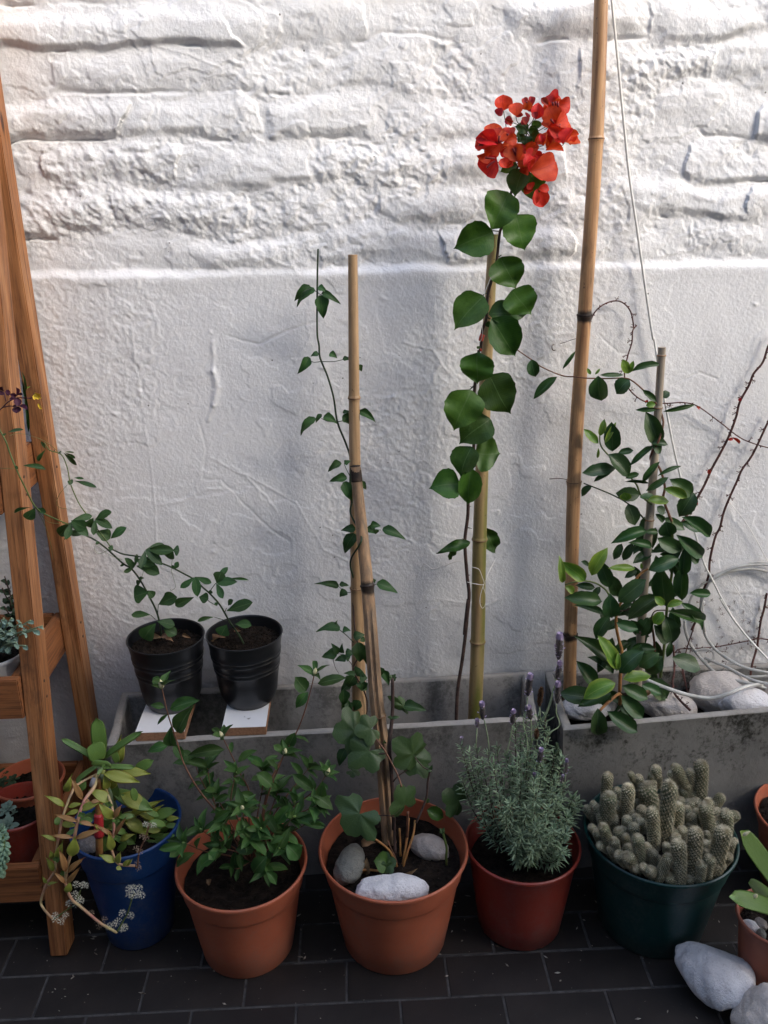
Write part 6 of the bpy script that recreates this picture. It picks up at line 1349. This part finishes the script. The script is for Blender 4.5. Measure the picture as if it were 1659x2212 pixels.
for x, y in ((1060, 150), (1090, 215), (1030, 290), (1055, 380), (1085, 500), (1415, 430), (1430, 320), (1355, 300), (405, 660), (1350, 190), (1240, 60), (1550, 150), (1480, 500), (700, 560), (1170, 120), (960, 40), (1450, 620), (1330, 640)):
    p = fY('e5', x, y, -.024)
    for m in range(5):
        e = Vector((math.cos(m * 1.26 + x), -.1, math.sin(m * 1.26 + x))) * rg_.uniform(.003, .006); mb.add(*tube_geo([(p, .0005), (p + e, .0004)], 4)); h = p + e; mb.add(*tube_geo([(h * 1.0 - e * .1, .0003), (h, .001), (h + e * .15, .0003)], 5))
link('rootlets_left_on_the_wall', mb.me('rootlets_left_on_the_wall', MT['vine_bark']), cr, None, None, 'stuff')
leaves('c5', '870,470,868,455,18,-.055;1190,500,1215,510,18,-.045;1480,465,1478,440,18,-.04;1270,940,1280,910,20,-.04;1400,720,1432,708,18,-.04;1470,745,1430,700,14,-.04;1180,1140,1202,1125,20,-.045', SBD, cr, -.04, name='red_bud')
sk = thing('old_nail', 'rusty bent nail and wire hook fixed in the wall, left of the tallest bamboo', 'nail', PY(1195, 742, -.02))
tube('wire', path('c5', '405,55,-.06 370,65,-.05 330,80,-.03 300,88,-.022', .0006), MT['stem_dark'], sk, 5, 4)
tube('hook', path('c5', '262,95,-.022 250,98,-.026 248,118,-.028 258,133,-.028 270,130,-.026', .0011), MT['stem_dark'], sk, 6, 4)
tube('wire', path('c5', '400,940,-.09 360,975,-.07 300,968,-.04 230,972,-.022', .0009), MT['stem_dark'], sk, 5, 4)

# ---- clear hose, cords and strings
ho = thing('garden_hose', 'loops of translucent hose lying over the stones in the right trough', 'hose', (1.0, -.12, .42))
HR = .0034
for s, r in (('1760,1120,-.06 1659,1085,-.10 1500,1098,-.17 1350,1130,-.20 1150,1212,-.22 950,1262,-.22 700,1232,-.22 400,1140,-.22 130,1030,-.21 60,990,-.20', .0046),
             ('1760,1180,-.12 1659,1150,-.14 1500,1095,-.15 1300,1050,-.14 1100,1000,-.12 960,910,-.09 850,800,-.06 760,690,-.04 690,590,-.035 645,480,-.035 622,380,-.035 620,300,-.035', .0037),
             ('1780,960,-.10 1659,945,-.12 1400,890,-.11 1200,800,-.09 1050,700,-.06 960,610,-.045 900,520,-.035 860,420,-.035 840,200,-.035 850,60,-.035', .0036),
             ('1760,1120,-.17 1659,1085,-.16 1500,1048,-.15 1350,985,-.13 1150,880,-.10 960,800,-.07 870,760,-.055', .0034), ('750,680,-.04 800,662,-.04 900,655,-.045 965,680,-.05 985,730,-.055 965,785,-.06 915,812,-.065', .0030),
             ('1780,970,-.12 1659,985,-.12 1450,997,-.12 1250,995,-.11 1130,965,-.10 1060,935,-.09', .0032)):
    tube('hose_loop', path('e5', s, r), MT['hose'], ho, 10, 6)
for s, r in (('1700,1200,-.04 1475,1168,-.035 1330,1160,-.035 1180,1180,-.035 1000,1225,-.035 850,1290,-.035 650,1400,-.035 520,1480,-.035 420,1570,-.035 350,1690,-.035 330,1760,-.035', .0030),
             ('1700,1370,-.04 1475,1300,-.035 1330,1262,-.035 1180,1255,-.035 1000,1278,-.035 850,1320,-.035 700,1390,-.035 610,1470,-.035 530,1600,-.035 495,1750,-.035 505,1900,-.035', .0030),
             ('1700,1230,-.04 1475,1195,-.038 1250,1195,-.038 1050,1225,-.038 800,1330,-.038 640,1440,-.038 570,1560,-.038 520,1700,-.038 500,1850,-.038 530,2000,-.038 560,2160,-.038', .0028)):
    tube('hose_loop', path('d8', s, r), MT['hose'], ho, 8, 6)
co = thing('white_cord', 'thin white cord hanging down the wall from the top, right of the tallest bamboo', 'cord', PY(1400, 740, -.03))
tube('strand', path('c2', '978,-60,-.035 990,60,-.035 1010,260,-.035 1035,520,-.035 1060,760,-.035 1095,1000,-.035 1120,1180,-.035 1160,1450,-.035', .0026) + path('c5', '915,60,-.035 950,280,-.035 1010,600,-.035 1050,800,-.035 1100,1010,-.035 1150,1200,-.04 1195,1370,-.04 1240,1520,-.04 1290,1620,-.04 1350,1740,-.04 1420,1870,-.04', .0023) + path('e5', '1060,20,-.04 1200,240,-.04 1400,500,-.045 1659,780,-.06 1780,900,-.08', .0026), MT['cord'], co, 7, 6)
sg = thing('wall_string', 'fine grey string stretched diagonally over the wall at the right edge', 'string', PY(1500, 1200, -.03))
tube('strand', path('d8', '900,260,-.034 920,295,-.034 1180,620,-.03 1475,1150,-.03 1600,1400,-.03', .0008), MT['twine'], sg, 5, 3)
tube('strand', path('d8', '870,1320,-.034 900,1360,-.034 1100,1680,-.03 1475,2212,-.03 1600,2400,-.03', .0008), MT['twine'], sg, 5, 3)

# ---- plants on the wooden stand
def sprig(par, set_, p, d, L, n, size, ratio, mat='stem_pale'):
    d = d.normalized(); pts = [(p, .0022), (p + d * L * .5 + Vector((0, 0, L * .06)), .002), (p + d * L, .0014)]
    link('stem', mesh('stem', *tube_geo(resample(pts, 4), 6), MT[mat]), par); fine = resample(pts, 8)
    for k in range(n):
        u = .2 + .8 * k / n; i = min(int(u * (len(fine) - 1)), len(fine) - 2); q = fine[i][0]; s1 = d.cross(Vector((.1, .2, 1))).normalized(); s2 = d.cross(s1); a = k * 2.4
        dd = ((s1 * math.cos(a) + s2 * math.sin(a)) + d * random.uniform(.3, .9) * (1 + (u > .8))).normalized(); l_ = size * random.uniform(.7, 1.2)
        link('leaf', random.choice(set_), par, None, basis(q, dd, Vector((0, -.4, 1)) + rv(.4), l_, l_ * ratio))
SGL = leaf_set('leaf', MT['l_glauc'], 'oblan', 4, cup=.15, droop=.15, wave=.06, rows=8, teeth=.16)
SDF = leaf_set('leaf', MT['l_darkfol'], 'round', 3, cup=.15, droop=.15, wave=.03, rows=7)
wp = pot('white pot on the middle shelf of the wooden stand', -.752, -.255, .068, .050, .088, MT['whiteplastic'], .02, z0=.552, collar=.18, step=.0015, group='pots on the wooden stand')
gl = thing('glaucous_succulent', 'pale blue green toothed leaved succulent spilling from the white pot on the stand', 'plant', (-.75, -.26, .62))
rg_ = random.Random(9)
for a in ((60, 1265, 60, -.30), (182, 1290, 90, -.35), (170, 1310, 40, -.36), (70, 1370, 20, -.35), (260 - 60, 1300, 20, -.33)):
    pass
for x, y, Y in ((45, 1345, -.345), (20, 1362, -.345), (78, 1360, -.35), (92, 1352, -.355), (35, 1388, -.35), (8, 1335, -.33), (52, 1362, -.35), (66, 1340, -.34), (-20, 1340, -.31), (25, 1335, -.32), (2, 1375, -.34), (55, 1395, -.355)):
    tip = PY(x, y, Y); b = Vector((-.745, -.26, .632)); sprig(gl, SGL, b, tip - b, (tip - b).length, 7, .019, .5)
dfol = thing('dark_shelf_plant', 'dark blue green bushy plant at the back of the middle shelf of the stand', 'plant', (-.76, -.11, .56))
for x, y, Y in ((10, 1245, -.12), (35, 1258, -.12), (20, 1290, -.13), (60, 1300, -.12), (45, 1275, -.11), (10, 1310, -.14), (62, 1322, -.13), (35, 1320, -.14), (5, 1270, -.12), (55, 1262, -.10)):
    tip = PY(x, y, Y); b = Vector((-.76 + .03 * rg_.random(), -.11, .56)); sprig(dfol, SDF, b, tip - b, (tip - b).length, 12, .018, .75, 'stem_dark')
pot('dark plastic pot at the back of the middle shelf under the dark bushy plant', -.770, -.105, .046, .036, .06, MT['blackplastic'], .012, z0=.552, collar=.2, step=.001, group='pots on the wooden stand')
pot('terracotta coloured pot at the back of the lowest shelf of the stand', -.752, -.200, .078, .055, .135, MT['terracotta'], .03, z0=.148, collar=.2, step=.002, group='pots on the wooden stand')
ds = thing('dusty_rosettes', 'greyish succulent rosettes in the rear terracotta pot on the lowest shelf', 'plant', (-.75, -.20, .26))
FGL = fat_set('leaf', MT['l_darkfol'], 'oblan', .16, 2, .3); FSE = fat_set('leaf', MT['l_glauc'], 'oblan', .2, 2, .35)
def rosette(par, set_, c, r, n, ax=(0, -.3, 1), name='leaf'):
    ax = Vector(ax).normalized(); s1 = ax.cross(Vector((1, .1, 0))).normalized(); s2 = ax.cross(s1)
    for k in range(n):
        a = k * 2.4; t = k / n; d = (s1 * math.cos(a) + s2 * math.sin(a)) * (1 - .75 * t) + ax * (.15 + .9 * t); d.normalize(); L = r * (1 - .45 * t)
        link(name, random.choice(set_), par, None, basis(c, d, ax * 1.0 - d * .2, L, L * .48))
for x, y, Y in ((8, 1690, -.20), (30, 1685, -.19), (15, 1706, -.22), (-5, 1700, -.22), (28, 1700, -.21), (5, 1672, -.17)): rosette(ds, FGL, PY(x, y, Y), .017, 12)
pot('dark red pot at the front of the lowest shelf of the stand', -.742, -.300, .082, .058, .14, MT['redplastic'], .035, z0=.148, collar=.1, step=.0015, group='pots on the wooden stand')
ro = thing('green_rosettes', 'two pale blue green rosettes in the dark red pot on the lowest shelf', 'plant', (-.75, -.31, .26))
rosette(ro, FSE, fY('d4', 105, 950, -.30), .021, 18, (0, -.5, 1)); rosette(ro, FSE, fY('d4', 95, 1180, -.335), .027, 16, (.2, -.7, 1)); rosette(ro, FSE, fY('d4', 185, 1000, -.30), .010, 8)
se = thing('burros_tail', 'drooping burro tail sedum with plump blue green beads on the lowest shelf', 'plant', fY('d4', 20, 1250, -.37))
bd = fat_set('bead', MT['l_sedum'], 'oblan', .34, 2, .2)
def tail(pts):
    fine = resample([(p, .003) for p in pts], 10); link('stem', mesh('stem', *tube_geo(fine, 6), MT['stem_green']), se)
    for k in range(90):
        u = k / 90; i = min(int(u * (len(fine) - 1)), len(fine) - 2); q = fine[i][0]; ax = (fine[i + 1][0] - q).normalized(); s1 = ax.cross(Vector((0, 1, .1))).normalized(); s2 = ax.cross(s1); a = k * 2.4
        d = ((s1 * math.cos(a) + s2 * math.sin(a)) + ax * .75).normalized(); link('bead', random.choice(bd), se, None, basis(q, d, s1, .015, .0085))
tail([fY('d4', -30, 1180, -.36), fY('d4', 20, 1260, -.39), fY('d4', 50, 1400, -.43), fY('d4', 60, 1550, -.44), fY('d4', 20, 1720, -.44), fY('d4', 5, 1780, -.44)])
tail([fY('d4', -60, 1250, -.38), fY('d4', -30, 1400, -.43), fY('d4', -20, 1600, -.44), fY('d4', -30, 1720, -.44)])
ox = thing('purple_oxalis', 'dark purple clover leaves with two small yellow flowers on the top shelf of the stand', 'plant', (-.72, -.24, 1.0))
for s in ('-60,820,-.25 20,760,-.28 90,690,-.30 190,640,-.30 290,640,-.30 370,638,-.30 400,585,-.30', '30,750,-.28 100,735,-.29 165,735,-.30', '70,680,-.29 45,570,-.28'): tube('stem', path('e7', s, .0012, .0008), MT['l_oxalis'], ox, 6, 4)
for q in '185,620,190,520,60;190,620,120,600,60;200,610,262,600,36;190,640,110,660,50;200,640,210,735,90;205,738,190,815,100;215,735,320,770,72;195,735,150,740,50;25,560,-10,600,80;30,560,20,510,60;100,580,70,590,60;120,590,60,570,70'.split(';'):
    a = [float(z) for z in q.split(',')]; b = fY('e7', a[0], a[1], -.30); t = fY('e7', a[2], a[3], -.31); put(SOX, b, t, a[4] * psc('e7') * mpp(b), ox, rnd=.4)
for q in '400,590,470,600,45;405,595,400,660,45;410,595,450,655,45;410,590,480,640,40;405,592,430,600,30;437,705,488,770,26;440,705,470,770,24'.split(';'):
    a = [float(z) for z in q.split(',')]; b = fY('e7', a[0], a[1], -.30); t = fY('e7', a[2], a[3], -.31)
    me_ = SOX[0].copy(); me_.materials.clear(); me_.materials.append(MT['yellow']); link('petal', me_, ox, None, basis(b, t - b, (CV - b) + rv(.4), (t - b).length, a[4] * psc('e7') * mpp(b)))
gs = thing('shelf_leaves', 'narrow bright green leaves glimpsed between the legs near the top shelf', 'plant', (-.70, -.18, .96))
for q in '20,1000,-20,700,60,-.22;320,760,260,430,30,-.12;330,1050,290,560,36,-.12;300,560,262,340,26,-.12;290,540,350,505,20,-.12'.split(';'):
    a = [float(z) for z in q.split(',')]; b = fY('e7', a[0], a[1], a[5]); t = fY('e7', a[2], a[3], a[5]); put(SCL + SC2, b, t, a[4] * psc('e7') * mpp(b), gs, rnd=.3)
pot('dark pot on the top shelf of the stand, glimpsed behind the front leg', -.755, -.165, .050, .040, .07, MT['blackplastic'], .015, z0=.962, collar=.2, step=.001, group='pots on the wooden stand')

# ---- litter on the tiles and screws in the stand
mb = MB(); rg_ = random.Random(21)
for _ in range(420):
    x = rg_.uniform(-.75, 1.0); y = -.30 - abs(rg_.gauss(0, .16)); s_ = rg_.choice((.0008, .0012, .0016, .003)) * rg_.uniform(.6, 1.3)
    if y < -.95: continue
    c = Vector((x, y, s_ * .4)); a = rg_.random() * 6.28; ux = Vector((math.cos(a), math.sin(a), rg_.uniform(-.2, .2))) * s_ * rg_.uniform(1, 2.4); uy = Vector((-math.sin(a), math.cos(a), 0)) * s_ * .7; uz = Vector((0, 0, s_ * .5))
    mb.add([c - ux, c - uy, c + ux, c + uy, c + uz, c - uz * .7], [(0, 1, 4), (1, 2, 4), (2, 3, 4), (3, 0, 4), (1, 0, 5), (2, 1, 5), (3, 2, 5), (0, 3, 5)])
link('crumbs_on_tiles', mb.me('crumbs_on_tiles', basic('litter', (.05, .035, .025), (.42, .38, .32), 45, .9, .3, .001, lo=.42, hi=.62), False), fl, None, None, 'stuff')
for z, yf in ((.58, -.30), (.176, -.37), (.99, -.235)):
    for dz in (-.018, .018):
        y = fb(z) - .027; tube('screw', [(Vector((LX - .0005, y, z + dz)), .0032), (Vector((LX + .0008, y, z + dz)), .0030)], MT['stem_dark'], stand, 10, 2)
        tube('screw', [(Vector((LX - .0005, -.058, z + dz)), .0032), (Vector((LX + .0008, -.058, z + dz)), .0030)], MT['stem_dark'], stand, 10, 2)
